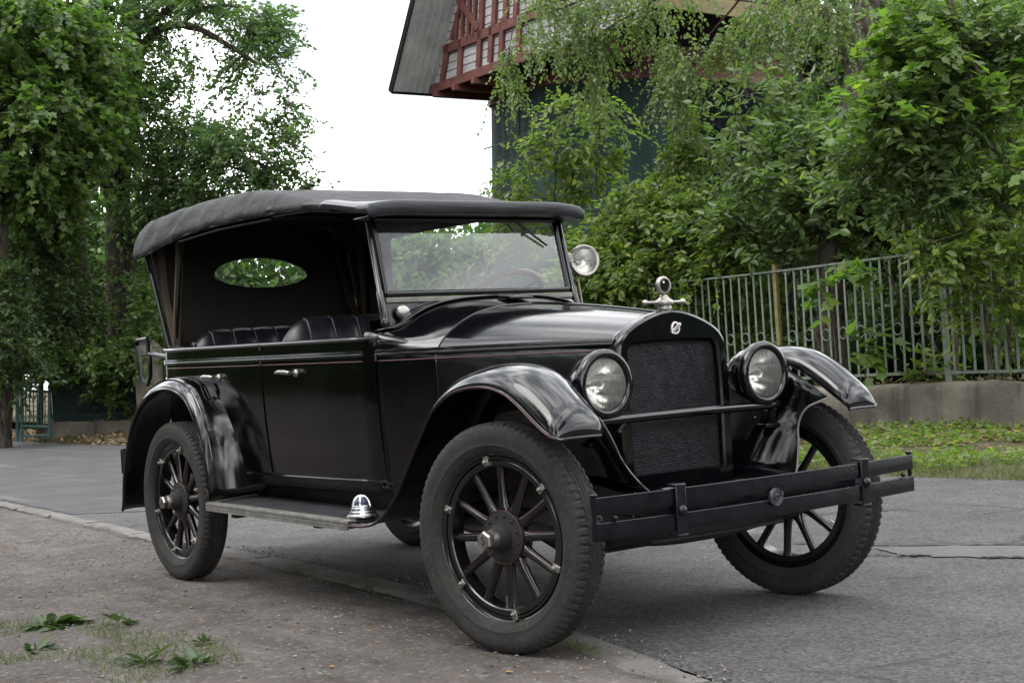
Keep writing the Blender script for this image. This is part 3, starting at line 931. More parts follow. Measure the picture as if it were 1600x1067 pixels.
# tub: side -> rounded rear corner -> back -> other side, open at the top
def plan_path():
    P = []
    for x in np.linspace(1.90, -.18, 26): P.append((x, None))
    return P
m = MB()
def tub_section(kind, t):
    pts = []
    zl = [.50, .56, .68, .80, .92, 1.0, 1.05, 1.10, -1, None]
    for z in zl:
        if z == -1: z = ztop(t if kind == 'side' else -.4) - .004
        if kind == 'side':
            x = t; zz = ztop(x) if z is None else z; y = wz(x, zz)
        else:
            a = t * math.pi / 2; rc = .20; zz = ztop(-.4) if z is None else z
            low = max(0, (1.02 - zz) / .5); shift = .13 * low * low
            x0 = -.245; y0 = wz(x0, zz) - rc
            x = x0 - rc * math.sin(a) * (1 - .0) + shift * math.sin(a); y = y0 + rc * math.cos(a)
        pts.append((x, y, zz))
    return pts
secs = [tub_section('side', x) for x in np.linspace(1.90, -.245, 24)] + [tub_section('c', t) for t in np.linspace(.1, 1, 9)]
n = len(secs[0])
left = [[(p[0], -p[1], p[2]) for p in s] for s in secs]
right = [[tuple(p) for p in s] for s in reversed(secs)]
m.loft(left + right)
tub = m.build('body_tub', BLACK_SIDE, car, smooth=50, solid=.012, soff=-1)
# rolled top edge
m = MB(); path = [s[-1] for s in left + right]
m.tube(path, .0115, 8); m.build('coaming', BLACK, car)
# floor and inner lining
m = MB(); m.add([(1.9, -.6, .52), (1.9, .6, .52), (-.3, .55, .52), (-.3, -.55, .52)], [(0, 1, 2, 3)]); m.build('floor', LINING, car, smooth=0)
m = MB()
lin = [[(p[0] * .97 + .02, p[1] * .965, p[2] - .004) for p in s] for s in left + right]
m.loft(lin); m.build('trim_panels', LEATHER, car, smooth=50)

for nm, x0, x1, hx in (('front_door', .905, 1.886, 1.17), ('rear_door', .135, .893, .36)):
    zb = (lambda x: .555) if nm == 'front_door' else (lambda x: .56 + .42 * smoothstep((.62 - x) / .42))
    for s in (-1, 1):
        m = MB(); rows = side_panel(x0 + .004, x1 - .004, zb, lambda x: ztop(x) + .004, .005, 18, 12, s)
        if s > 0: rows = rows[::-1]
        m.loft(rows)
        # turned-in edges
        for r_ in (rows[0], rows[-1], [r[0] for r in rows], [r[-1] for r in rows]):
            q = [(p[0], p[1] - s * .007, p[2]) for p in r_]; m.loft([list(r_), q])
        dr = m.build(nm, BLACK_SIDE, car, smooth=35)
        y = s * (wz(hx, .99) + .006); zc = 1.008
        m = MB(); m.lathe([(.0, .010), (.014, .010), (.018, .004), (.018, 0)], (hx + .07, y, zc), (0, s, 0), 14)
        m.tube([(hx + .07, y, zc), (hx + .07, y + s * .035, zc + .004)], .006, 8)
        m.tube([(hx + .078, y + s * .036, zc + .002), (hx + .04, y + s * .040, zc + .006), (hx - .02, y + s * .040, zc + .010), (hx - .055, y + s * .036, zc + .006)], [.009, .0115, .0095, .007], 9)
        m.build('door_handle', NICKEL, dr, smooth=50)
        for xx in ((x1 - .004,) if nm == 'front_door' else (x1 - .004,)):
            for zz in (ztop(x1) - .012, zs(x1) + .015):
                m = MB(); m.tube([(xx + .01, s * (wz(x1, zz) + .008), zz - .014), (xx + .01, s * (wz(x1, zz) + .008), zz + .014)], .007, 7); m.build('door_hinge', SATIN, dr)

# belt moulding and red stripe along body, cowl and bonnet
for s in (-1, 1):
    sec = []
    xsb = list(np.linspace(-.245, 1.9, 20)) + list(np.linspace(1.95, 2.93, 16))
    for x in xsb:
        y = s * (hw(x) + .004); z = zs(x) + .032
        sec.append([(x, y - s * .008, z + .013), (x, y + s * .005, z + .012), (x, y + s * .007, z + .003), (x, y + s * .0035, z), (x, y + s * .007, z - .004), (x, y + s * .005, z - .013), (x, y - s * .008, z - .014)])
    m = MB(); m.loft(sec); m.build('belt_moulding', BLACK, car, smooth=60)
    m = MB(); m.tube([(x, s * (hw(x) + .0072), zs(x)) for x in xsb], .0022, 4); m.build('pinstripe', RED, car)
    m = MB(); sec = []
    for t in np.linspace(0, 1, 12):
        a = t * math.pi / 2; rc = .20; y0 = wz(-.245, 1.07) - rc; e_ = Vector((-math.sin(a), math.cos(a), 0)); z = zs(-.25) + .032
        c0 = Vector((-.245 - rc * math.sin(a), y0 + rc * math.cos(a), 0)); q = [(c0 + e_ * d_, z + dz) for d_, dz in ((-.004, .013), (.009, .012), (.011, .003), (.0075, 0), (.011, -.004), (.009, -.013), (-.004, -.014))]
        sec.append([(p.x, s * p.y, zz) for p, zz in q])
    m.loft(sec); m.build('belt_moulding', BLACK, car, smooth=60)

# cowl: from the door pillar forward to the bonnet seam
def resample(pts, n): return spline(pts, n)
secA = [(.625, .50), (.648, .9), (.655, 1.038), (.657, 1.075), (.654, 1.118), (.630, 1.150), (.59, 1.163), (.545, 1.170), (.50, 1.188), (.44, 1.222), (.34, 1.258), (.2, 1.280), (0, 1.288)]
secM = [(.575, .50), (.592, .9), (.597, 1.037), (.597, 1.066), (.590, 1.092), (.565, 1.118), (.530, 1.134), (.495, 1.148), (.455, 1.172), (.40, 1.203), (.31, 1.238), (.18, 1.262), (0, 1.270)]
secB = [(.472, .50), (.488, .9), (.492, 1.036), (.490, 1.050), (.484, 1.066), (.472, 1.085), (.458, 1.102), (.440, 1.120), (.412, 1.144), (.36, 1.175), (.275, 1.210), (.15, 1.234), (0, 1.241)]
secC = [(.262, .50), (.266, .85), (.257, 1.012), (.252, 1.030), (.246, 1.042), (.238, 1.054), (.226, 1.067), (.210, 1.079), (.188, 1.092), (.155, 1.108), (.110, 1.125), (.056, 1.140), (0, 1.147)]
def full(sec, x, n=44):
    S = resample(sec, n); L = [(x, -p[0], p[1]) for p in S]; Rr = [(x, p[0], p[1]) for p in S[::-1]]
    return L + Rr[1:]
A_, M_, B_, C_ = (np.array(s) for s in (secA, secM, secB, secC))
def sec_at(x):
    if x <= 1.86: return A_
    if x <= 1.97: return A_ + (M_ - A_) * smoothstep((x - 1.86) / .11) ** 1
    if x <= 2.10: return M_ + (B_ - M_) * ((x - 1.97) / .13)
    t = (x - 2.10) / .83
    q = B_ + (C_ - B_) * t; q = q.copy(); q[3:, 1] += .008 * math.sin(math.pi * t) ; return q
def cowl_sec(x):
    """the windscreen end of the cowl slopes back less at the sides"""
    return full([tuple(p) for p in sec_at(x)], x)
m = MB(); m.loft([cowl_sec(x) for x in (1.895, 1.93, 1.97, 2.01, 2.05, 2.09, 2.0985)]); m.build('cowl', BLACK, car, smooth=60)
# dashboard top between the doors and the screen: upper part of the cowl only
m = MB(); up_ = []
for x in (1.76, 1.80, 1.85, 1.897):
    q = [tuple(p) for p in A_[3:]]
    S = resample(q, 34); k = (1.897 - x) / .137
    S = S.copy(); S[:, 1] += -.004 * k
    L = [(x, -p[0] * (1 - .02 * k), p[1]) for p in S]; up_.append(L + [(p[0], -p[1], p[2]) for p in L[::-1][1:]])
keep = [i for i, p in enumerate(up_[-1]) if abs(p[1]) < .60]
m.loft([[s[i] for i in keep] for s in up_]); m.build('scuttle', BLACK, car, smooth=60, solid=.006, soff=-1)
m = MB(); m.tube([(1.765, p[0] * .975 * -1, p[1] + .006) for p in resample([tuple(q) for q in A_[7:]], 20)] + [(1.765, p[0] * .975, p[1] + .006) for p in resample([tuple(q) for q in A_[7:]], 20)[::-1][1:]], .010, 8)
m.build('scuttle_bead', BLACK, car)
for s in (-1, 1):      # swept shoulder from door top into the belt
    m = MB(); sec = []
    for t in np.linspace(0, 1, 12):
        x = lerp(1.80, 2.08, t); yo_ = lerp(.652, .494, smoothstep((x - 1.86) / .24)); z0 = lerp(1.150, 1.072, t ** 1.3); hgt = lerp(.022, .006, t)
        sec.append([(x, s * (yo_ + .002), z0 - .05 * (1 - t) - .01), (x, s * (yo_ + .004), z0), (x, s * (yo_ - .012), z0 + hgt), (x, s * (yo_ - .05 * (1 - t * .5)), z0 + hgt * 1.1), (x, s * (yo_ - .075 * (1 - t * .5)), z0 + hgt * .3)])
    m.loft(sec, capa=True); m.build('cowl_shoulder', BLACK, car, smooth=60, sub=1)

# bonnet
m = MB(); m.loft([full([tuple(p) for p in sec_at(x)], x) for x in np.linspace(2.1025, 2.905, 22)])
bon = m.build('bonnet', BLACK, car, smooth=60)
m = MB(); m.tube([(x, 0, sec_at(x)[-1][1] + .001) for x in np.linspace(2.11, 2.9, 12)], .0055, 6); m.build('bonnet_hinge', BLACK, bon)
m = MB()
for s in (-1, 1): m.tube([(x, s * (sec_at(x)[2][0] + .003), .62) for x in (2.2, 2.8)], .006, 6)
m.build('bonnet_latch', SATIN, bon)
m = MB(); S = full([tuple(p) for p in sec_at(2.0995)], 2.1005); m.tube([(p[0], p[1] * 1.002, p[2] + .0005) for p in S if p[2] > .6], .0030, 5); m.build('bonnet_seam', BLACK, bon)
m = MB(); m.box((1.99, .0, 1.275), (.10, .12, .012), Matrix.Rotation(R_(7), 3, 'Y')); m.build('cowl_vent', BLACK, car, bevel=.004)

# radiator shell, core, badge
def rad_outline(k, z0=.505):
    q = C_.copy(); q[:, 0] += k * .010; q[3:, 1] += k * .010; q[0, 1] = z0; return [tuple(p) for p in q]
m = MB()
m.loft([full(rad_outline(.3), 2.902), full(rad_outline(1.0), 2.906), full(rad_outline(1.3), 2.945), full(rad_outline(.9), 2.958), full(rad_outline(.2), 2.964)])
# front face frame around the core
inn = [(.230, .560), (.236, .85), (.230, 1.000), (.227, 1.022), (.222, 1.034), (.210, 1.042), (.19, 1.0455), (.16, 1.0465), (.13, 1.0475), (.10, 1.0485), (.06, 1.0495), (.03, 1.05), (0, 1.05)]
Fo = full(rad_outline(.2), 2.964); Fi = full(inn, 2.964); Fi2 = full([(a - .008, b - .006 if b > .6 else b) for a, b in inn], 2.958); Fi3 = full([(max(0, a - .010), b - .007 if b > .6 else b) for a, b in inn], 2.940)
m.loft([Fo, Fi, Fi2, Fi3])
# lower tank
m.prism([(2.964, -.262, .505), (2.964, .262, .505), (2.964, .230, .560), (2.964, -.230, .560)], (-.055, 0, 0))
rad = m.build('radiator_shell', BLACK, car, smooth=30)
def M_core():
    m = NT('honeycomb_core'); m.set(color=(.004, .004, .004), rough=.8); return m.m
m = MB(); m.add([(2.925, -.234, .55), (2.925, .234, .55), (2.925, .232, 1.05), (2.925, -.232, 1.05)], [(0, 1, 2, 3)]); 
core = m.build('radiator_core', M_core(), car, smooth=0)
m = MB(); a = .0088; row = 0; z = .556; rc = np.random.default_rng(4)
while z < 1.046:
    y = -.226 + (a * .5 if row % 2 else 0)
    while y < .227:
        ro, ri = a * .575 * (1 + .03 * rc.normal()), a * (.40 + .035 * rc.normal())
        vs = []
        dx = 0
        for rr, xx in ((ro, 2.938), (ri, 2.9385), (ri * .9, 2.928)):
            for k in range(6):
                t = math.pi / 6 + k * math.pi / 3; vs.append((xx + dx, y + rr * math.cos(t), z + rr * math.sin(t)))
        fs = []
        for b in (0, 6):
            for k in range(6): fs.append((b + k, b + (k + 1) % 6, b + 6 + (k + 1) % 6, b + 6 + k))
        m.add(vs, fs); y += a
    z += a * .866; row += 1
m.build('honeycomb', simple('honeycomb_fins', (.036, .036, .040), .36, .6, .3, 22), core, smooth=0)
m = MB(); bc = Vector((2.9655, .012, 1.089))
m.tube([bc + Vector((0, .0175 * math.cos(t), .0205 * math.sin(t))) for t in np.linspace(0, 2 * math.pi, 29)[:-1]], .0042, 6, closed=True)
bd = m.build('badge', WHITE, rad, smooth=60)
m = MB(); m.lathe([(0, 0), (.017, 0), (.017, .002), (0, .002)], bc, (1, 0, 0), 24); m.build('badge_disc', simple('badge_enamel', (.06, .02, .025), .3), bd, smooth=0)
m = MB(); ra = Matrix.Rotation(R_(-36), 3, 'X'); m.box(bc + Vector((.004, 0, 0)), (.003, .056, .0105), Matrix.Rotation(R_(36), 3, 'X')); m.build('badge_band', WHITE, bd, smooth=0)
vs, fs = text_mesh('Studebaker', .0095, .0004); m = MB()
for p in vs:
    q = Matrix.Rotation(R_(36), 3, 'X') @ Vector((0, p[0], p[1])); m.v.append(tuple(bc + Vector((.0060 + p[2], 0, 0)) + q))
m.f = fs; m.build('badge_lettering', GRIME, bd, smooth=0)

# temperature gauge cap with crossbar
mc = Vector((2.925, 0, 1.143))
m = MB(); m.lathe([(.026, 0), (.026, .012), (.0225, .014), (.0225, .017), (.027, .019), (.027, .030), (.024, .033), (.034, .037), (.036, .044), (.033, .052), (.024, .057), (.021, .060), (.0175, .063), (.017, .067), (.010, .073), (.006, .076), (0, .076)], mc, (0, 0, 1), 28)
cap = m.build('radiator_cap', NICKEL, car, smooth=40)
m = MB(); m.tube([mc + Vector((0, y, .045)) for y in (-.090, -.05, -.02, .02, .05, .090)], [.0065, .0055, .009, .009, .0055, .0065], 10); m.ball(mc + Vector((0, -.094, .045)), .0115); m.ball(mc + Vector((0, .094, .045)), .0115); m.build('cap_crossbar', NICKEL, cap)
gc = mc + Vector((0, 0, .108))
m = MB(); m.lathe([(0, -.010), (.030, -.010), (.034, -.004), (.034, .006), (.031, .0105), (.025, .011), (.024, .006)], gc, (1, 0, 0), 36); m.build('gauge_ring', NICKEL, cap, smooth=40)
m = MB(); m.lathe([(.0245, .006), (0, .006)], gc, (1, 0, 0), 30); m.build('gauge_face', simple('gauge_glass', (.010, .011, .013), .12), cap, smooth=0)
m = MB(); m.lathe([(0, .0075), (.005, .0075), (.005, .006)], gc + Vector((0, -.002, .012)), (1, 0, 0), 12); m.build('gauge_dial', WHITE, cap, smooth=0)

# ---------------------------------------------------------------- frame, axle, aprons
for s in (-1, 1):
    m = MB(); pts = spline([(-.75, .40, .56), (-.3, .42, .62), (.3, .44, .50), (2.0, .40, .50), (2.7, .36, .50), (3.0, .37, .492), (3.2, .40, .478), (3.36, .43, .462), (3.42, .44, .45)], 40)
    sec = []
    for i, p in enumerate(pts):
        h = lerp(.055, .018, smoothstep((p[0] - 2.8) / .6)); w_ = .022
        sec.append([(p[0], s * (p[1] + w_), p[2] - h), (p[0], s * (p[1] + w_), p[2] + h), (p[0], s * (p[1] - w_), p[2] + h), (p[0], s * (p[1] - w_), p[2] - h)])
    m.loft(sec, closed=True, capa=True, capb=True); m.build('frame_rail', SATIN, car, smooth=40)
    m = MB()
    for k in range(5):
        pts = spline([(3.40, .41, .44), (3.15, .41, .395 - .008 * k), (2.86, .41, .365 - .011 * k), (2.5, .41, .40 - .008 * k), (2.15, .41, .46)], 18)[k * 1: 18 - k * 1]
        sec = [[(p[0], s * (p[1] + .024), p[2] - .004), (p[0], s * (p[1] + .024), p[2] + .004), (p[0], s * (p[1] - .024), p[2] + .004), (p[0], s * (p[1] - .024), p[2] - .004)] for p in pts]
        m.loft(sec, closed=True, capa=True, capb=True)
    m.build('leaf_spring', GRIME, car, smooth=0)
m = MB(); m.tube([(WB, y, z) for y, z in ((-.66, .40), (-.58, .395), (-.48, .33), (-.36, .315), (.36, .315), (.48, .33), (.58, .395), (.66, .40))], .030, 8); m.build('front_axle', GRIME, car)
m = MB(); m.tube([(2.72, -.6, .36), (2.72, .6, .36)], .013, 7); m.build('tie_rod', GRIME, car)
m = MB(); m.tube([(0, -.66, .40), (0, .66, .40)], .04, 10); m.ball((0, 0, .40), .15, 16, 10, (1.1, .8, 1)); m.build('rear_axle', GRIME, car)
m = MB()   # undertray and front valance
m.loft([[(3.16, y, .455), (3.17, y, .40), (3.14, y, .335 + .05 * (abs(y) / .42) ** 3), (3.05, y, .31 + .05 * (abs(y) / .42) ** 3), (2.2, y, .33), (1.6, y, .40)] for y in np.linspace(-.42, .42, 15)])
m.build('undertray', UNDER, car, smooth=50, solid=.006)
m = MB(); m.loft([[(2.955, y, .497), (3.0, y, .475), (3.06, y, .435), (3.12, y, .385), (3.15, y, .34)] for y in np.linspace(-.33, .33, 11)])
m.build('front_apron', UNDER, car, smooth=60, solid=.004)
m = MB(); m.tube([(2.4, .25, .33), (1.6, .30, .30), (1.2, .30, .30)], [.02, .02, .02], 8); m.tube([(1.1, .3, .30), (.4, .3, .31)], .06, 12); m.tube([(.4, .3, .31), (-.6, .34, .33)], .02, 8); m.build('exhaust', GRIME, car)
m = MB(); m.box((1.55, 0, .40), (.7, .3, .2)); m.tube([(1.3, 0, .42), (0, 0, .40)], .035, 10); m.build('gearbox', GRIME, car, bevel=.03)
m = MB(); m.tube([(-.62, -.42, .52), (-.62, .42, .52)], .13, 20); m.build('fuel_tank', BLACK, car)

# ---------------------------------------------------------------- fenders
def fender(lip, crown, yl, yi, name, s, side, END=.42):
    """lip: (x,z) of the outer edge; crown: height of the crown above it, per station; yl, yi: outer, inner |y|"""
    n = 72; S = spline([(a[0], a[1], c, i_, ol) for a, c, i_, ol in zip(lip, crown, yi, yl)], n)
    sec = []
    for x, z, c, yin, yo_ in S:
        q = []
        for t, hh in ((0, 0), (.015, .16), (.05, .42), (.13, .70), (.26, .90), (.42, 1.0), (.58, .99), (.74, .90), (.88, .66), (1.0, END)):
            q.append((x, z + c * hh, yo_ + (yin - yo_) * t))
        sec.append(q)
    return S, sec


FL = [(1.88, .395), (2.02, .400), (2.14, .432), (2.26, .515), (2.36, .625), (2.47, .745), (2.57, .845), (2.68, .900), (2.80, .924), (2.92, .924), (3.02, .902), (3.09, .866), (3.15, .824), (3.20, .789), (3.232, .769), (3.252, .757), (3.262, .751), (3.266, .746)]
FCR = [.004, .006, .012, .022, .036, .048, .056, .062, .066, .070, .075, .080, .083, .080, .073, .055, .028, .002]
FYI = [.56, .56, .56, .55, .54, .54, .54, .54, .545, .55, .56, .57, .582, .588, .592, .598, .608, .625]
FYO = [.815, .815, .818, .82, .822, .824, .826, .828, .83, .83, .83, .828, .826, .824, .821, .816, .808, .795]
for s in (-1, 1):
    S, sec = fender(FL, FCR, FYO, FYI, '', s, 1, .22)
    if s > 0:
        S = S.copy(); S[:, 4] -= .045; S[:, 3] -= .02
        sec = [[(p[0] - .012 * smoothstep((p[0] - 2.9) / .4), p[1], p[2] - .045 * smoothstep((p[2] - .5) / .3)) for p in q] for q in sec]
        S[:, 0] -= .012 * np.array([smoothstep((x - 2.9) / .4) for x in S[:, 0]])
    m = MB(); rows = [[(p[0], s * p[2], p[1]) for p in q] for q in sec]
    # blunt turned-down nose
    if s > 0: rows = [r[::-1] for r in rows]
    m.loft(rows); fd = m.build('front_fender', BLACK, car, smooth=60, solid=.006, soff=0)
    m = MB(); m.tube([(x, s * (yo_ + .001), z - .004) for x, z, c, yi_, yo_ in S] + [(p[0] + .001, s * p[2], p[1] - .004) for p in sec[-1][1:]], .0065, 7); m.build('fender_bead', BLACK, fd)
    m = MB(); m.tube([(x, s * (yo_ + .0085), z - .003) for x, z, c, yi_, yo_ in S], .0018, 4); m.build('pinstripe', RED, fd)
    # apron between fender and chassis
    ap = []
    for x, ztp, yt, xb, yb, zb in ((1.95, .47, .56, 1.95, .50, .46), (2.12, .44, .56, 2.12, .45, .42), (2.28, .54, .55, 2.25, .40, .44), (2.42, .715, .54, 2.4, .38, .47), (2.56, .86, .54, 2.55, .36, .50), (2.70, .925, .54, 2.70, .35, .52), (2.85, .945, .55, 2.82, .345, .525), (2.98, .925, .555, 2.94, .35, .525)):
        r_ = []
        for t in np.linspace(0, 1, 9):
            bulge = .012 * math.sin(math.pi * t)
            r_.append((lerp(x, xb, t ** 1.2), s * (lerp(yt, yb, smoothstep(t) * .6 + t * .4) + bulge * .6), lerp(ztp, zb, t)))
        ap.append(r_)
    # front edge: runs back under the crown, then drops to the frame
    E_ = spline([(3.19, .575, .790), (3.15, .545, .772), (3.115, .525, .752), (3.085, .51, .70), (3.082, .505, .63), (3.085, .49, .55), (3.09, .47, .50)] if s > 0 else
                [(3.15, .585, .825), (3.11, .50, .79), (3.12, .46, .72), (3.13, .42, .63), (3.16, .38, .56), (3.19, .355, .52)], 9)
    ap.append([(p[0], s * p[1], p[2]) for p in E_])
    if s > 0: ap = ap[::-1]
    m = MB(); m.loft(ap); pan = m.build('fender_apron', BLACK_SIDE, fd, smooth=60, solid=.005)
    e = ap[-1] if s < 0 else ap[0]
    m = MB(); m.tube([tuple(p) for p in spline([tuple(q) for q in e], 30)], .0042, 6); m.build('apron_bead', BLACK if s < 0 else simple('rubbed_edge', (.16, .155, .15), .5), fd)

RL = [(-.60, .33), (-.575, .39), (-.545, .50), (-.49, .62), (-.40, .755), (-.28, .865), (-.12, .940), (.06, .972), (.22, .962), (.35, .915), (.445, .82), (.505, .71), (.54, .58), (.56, .44)]
RCR = [.006, .012, .022, .03, .038, .044, .050, .052, .052, .05, .046, .04, .03, .012]
RYI = [.66, .65, .63, .62, .60, .585, .575, .57, .565, .56, .555, .55, .545, .54]
RYO = [.80, .80, .803, .806, .81, .813, .815, .815, .815, .815, .814, .812, .81, .808]
for s in (-1, 1):
    S, sec = fender(RL, RCR, RYO, RYI, '', s, 1)
    rows = [[(p[0], s * p[2], p[1]) for p in q] for q in sec]
    # flare the inner front edge forward where it meets the sill
    n_ = len(rows)
    for i in range(n_):
        x, z = S[i][0], S[i][1]
        if x > .2:
            kx = smoothstep((.96 - z) / .4)
            rows[i] = [(p[0] + .13 * kx * smoothstep((j - 4) / 5), p[1], p[2] + .03 * kx * smoothstep((j - 5) / 4)) for j, p in enumerate(rows[i])]
    if s > 0: rows = [r[::-1] for r in rows]
    m = MB(); m.loft(rows); fd = m.build('rear_fender', BLACK, car, smooth=60, solid=.006, soff=0)
    m = MB(); m.tube([(x, s * (yo_ + .001), z - .004) for x, z, c, yi_, yo_ in S], .0075, 7); m.build('fender_bead', BLACK, fd)
    m = MB(); m.tube([(r[3 if s < 0 else -4][0] + (.0), r[3 if s < 0 else -4][1], r[3 if s < 0 else -4][2] + .004) for r in rows[8:-6]], .006, 6); m.build('fender_rib', BLACK, fd)

# ---------------------------------------------------------------- running boards and sill
for s in (-1, 1):
    m = MB(); m.prism([(.50, s * .52, .405), (1.90, s * .52, .392), (1.90, s * .815, .378), (.545, s * .815, .392)], (0, 0, .026))
    rbd = m.build('running_board', MATBLK, car, smooth=0)
    m = MB()
    a, b = Vector((.535, s * .8185, .4055)), Vector((1.885, s * .8185, .3915))
    for dz, hh in ((.010, .012), (-.004, .010), (-.016, .010)):
        m.beam(a + Vector((0, 0, dz)), b + Vector((0, 0, dz)), .010, hh, up=(0, 0, 1))
    m.beam(a + Vector((0, -s * .022, .0165)), b + Vector((0, -s * .022, .0165)), .034, .005); m.build('board_edging', ALU, rbd, smooth=0, bevel=.001)
    m = MB(); m.beam((.51, s * .535, .4345), (1.89, s * .535, .4215), .022, .005); m.beam((.525, s * .54, .434), (.555, s * .81, .4225), .018, .005); m.build('board_edging', ALU, rbd, smooth=0)
    m = MB(); rows = [[(x, s * .545, .41), (x, s * (.560), .47), (x, s * .585, .50), (x, s * (wz(x, .56) + .004), .545), (x, s * (wz(x, .58) - .006), .56)] for x in np.linspace(.45, 2.05, 10)]
    if s > 0: rows = rows[::-1]
    m.loft(rows); m.build('sill_apron', BLACK_SIDE, car, smooth=40)
    for x in (.75, 1.55):
        m = MB(); m.box((x, s * .60, .372), (.06, .36, .03)); m.build('board_bracket', GRIME, car, smooth=0)
m = MB(); lc = Vector((1.845, -.725, .416))
m.lathe([(.092, 0), (.092, .010), (.086, .014), (.078, .016), (.076, .030), (.066, .034), (.064, .050), (.058, .054), (.056, .056)], lc, (0, 0, 1), 32)
[m.v.__setitem__(q, tuple(lc + (Vector(p) - lc) * .70)) for q, p in enumerate(m.v)]; sl_ = m.build('step_lamp', BRIGHT, car, smooth=35)
m = MB(); m.lathe([(.050 * math.cos(t), .055 + .062 * math.sin(t)) for t in np.linspace(0, math.pi / 2, 9)], lc, (0, 0, 1), 28); [m.v.__setitem__(q, tuple(lc + (Vector(p) - lc) * .70)) for q, p in enumerate(m.v)]; m.build('lamp_glass', simple('dark_lamp_glass', (.03, .04, .075), .08), sl_, smooth=60)
m = MB()
for k in range(5):
    a = 2 * math.pi * k / 5 + .5
    m.tube([lc + Vector((.053 * math.cos(t) * math.cos(a), .053 * math.cos(t) * math.sin(a), .055 + .065 * math.sin(t))) for t in np.linspace(0, 1.45, 9)], [.0085, .008, .0075, .007, .0065, .006, .006, .006, .006], 7)
m.lathe([(.022, .112), (.018, .122), (.008, .126), (0, .126)], lc, (0, 0, 1), 16); m.lathe([(.058, .05), (.060, .056), (.054, .066), (.050, .064)], lc, (0, 0, 1), 28)
[m.v.__setitem__(q, tuple(lc + (Vector(p) - lc) * .70)) for q, p in enumerate(m.v)]; m.build('lamp_cage', BRIGHT, sl_, smooth=50)

# ---------------------------------------------------------------- headlamps, bar, spotlight, cowl lamps
def headlamp(yc, zc, x0=3.075, s=1):
    h = MB(); c = Vector((x0, yc, zc))
    h.lathe([(0, -.165), (.035, -.160), (.065, -.140), (.090, -.105), (.106, -.060), (.113, -.020), (.114, 0)], c, (1, 0, 0), 40)
    hl = h.build('headlamp', BLACK, car, smooth=60)
    m = MB(); m.lathe([(.114, -.024), (.1205, -.020), (.1225, -.010), (.1225, .006), (.118, .014), (.108, .018), (.100, .017), (.094, .012), (.092, .004)], c, (1, 0, 0), 48); m.build('lamp_rim', BLACK, hl, smooth=60)
    m = MB(); m.lathe([(.0205 * 0, -.088), (.03, -.080), (.06, -.052), (.08, -.022), (.0935, .003)], c, (1, 0, 0), 40); m.build('reflector', simple('silvered_reflector', (.95, .94, .90), .17, 1, .05, 9, .25, 18), hl, smooth=60)
    m = MB(); m.lathe([(.0955, .005), (.08, .010), (.055, .014), (.025, .0165), (0, .017)], c, (1, 0, 0), 40); m.build('lens', LENS, hl, smooth=60)
    m = MB(); m.ball(c + Vector((-.035, 0, 0)), .012, 10, 8, (1.4, 1, 1)); m.tube([c + Vector((-.085, 0, 0)), c + Vector((-.04, 0, 0))], .008, 8); m.build('bulb', NICKEL, hl)
    m = MB()
    for dy in (-.066, -.044, -.022, 0, .022, .044, .066):
        hh = math.sqrt(.09 ** 2 - dy ** 2) * .97; m.tube([c + Vector((.0145 - 1.2 * (dy * dy + zq * zq), dy, zq)) for zq in np.linspace(-hh, hh * (.35 if abs(dy) > .03 else .95), 9)], .0008, 4)
    m.tube([c + Vector((.0145 - 1.2 * yq * yq - 1.2 * .028 ** 2, yq, .028)) for yq in np.linspace(-.083, .083, 9)], .0011, 4)
    m.build('lens_ribs', simple('moulded_glass_rib', (.55, .54, .50), .2), hl)
    m = MB(); m.tube([c + Vector((-.045, 0, -.105)), c + Vector((-.05, 0, -.135))], [.020, .026], 12); m.build('lamp_post', SATIN, hl)
headlamp(-.398, .904, 3.03); headlamp(.396, .898, 3.03)
m = MB(); m.tube([(3.02, y, .772 + .004 * math.cos(y * 3)) for y in np.linspace(-.47, .47, 13)], .0165, 12); hb = m.build('headlamp_bar', BLACK, car, smooth=60)
for s in (-1, 1):
    m = MB(); m.beam((3.02, s * .44, .765), (2.99, s * .455, .70), .03, .02); m.beam((3.02, s * .40, .76), (2.98, s * .42, .70), .02, .016); m.box((3.0, s * .435, .695), (.05, .08, .016)); m.tube([(3.025, s * .31, .765), (3.02, s * .335, .735)], .006, 6); m.ball((3.02, s * .338, .73), .011, 8, 6); m.build('lamp_bracket', SATIN, hb, smooth=40, bevel=.003)

sc_ = Vector((1.725, .605, 1.447)); sa = Vector((.93, -.30, .06)).normalized()
m = MB(); m.lathe([(0, -.10), (.02, -.095), (.045, -.065), (.057, -.02), (.059, 0)], sc_, sa, 28); m.v = [tuple(sc_ + (Vector(p) - sc_) * 1.06) for p in m.v]; sp_ = m.build('spotlight', BLACK, car, smooth=60)
m = MB(); m.lathe([(.058, -.012), (.064, -.008), (.065, .004), (.060, .010), (.051, .008), (.049, 0)], sc_, sa, 32); m.v = [tuple(sc_ + (Vector(p) - sc_) * 1.16) for p in m.v]; m.build('lamp_rim', NICKEL, sp_, smooth=60)
m = MB(); m.lathe([(0, -.045), (.025, -.034), (.05, .001)], sc_, sa, 28); m.v = [tuple(sc_ + (Vector(p) - sc_) * 1.16) for p in m.v]; m.build('reflector', simple('spot_reflector', (.92, .91, .88), .28, 1, .06, 15), sp_, smooth=60)
m = MB(); m.lathe([(.051, .002), (.03, .009), (0, .011)], sc_, sa, 28); m.v = [tuple(sc_ + (Vector(p) - sc_) * 1.16) for p in m.v]; m.build('lens', LENS, sp_, smooth=60)
m = MB(); m.tube([sc_ - sa * .05, (1.705, .555, 1.452)], .011, 8); m.box((1.70, .525, 1.462), (.035, .035, .045)); m.build('spot_clamp', NICKEL, sp_, bevel=.004)
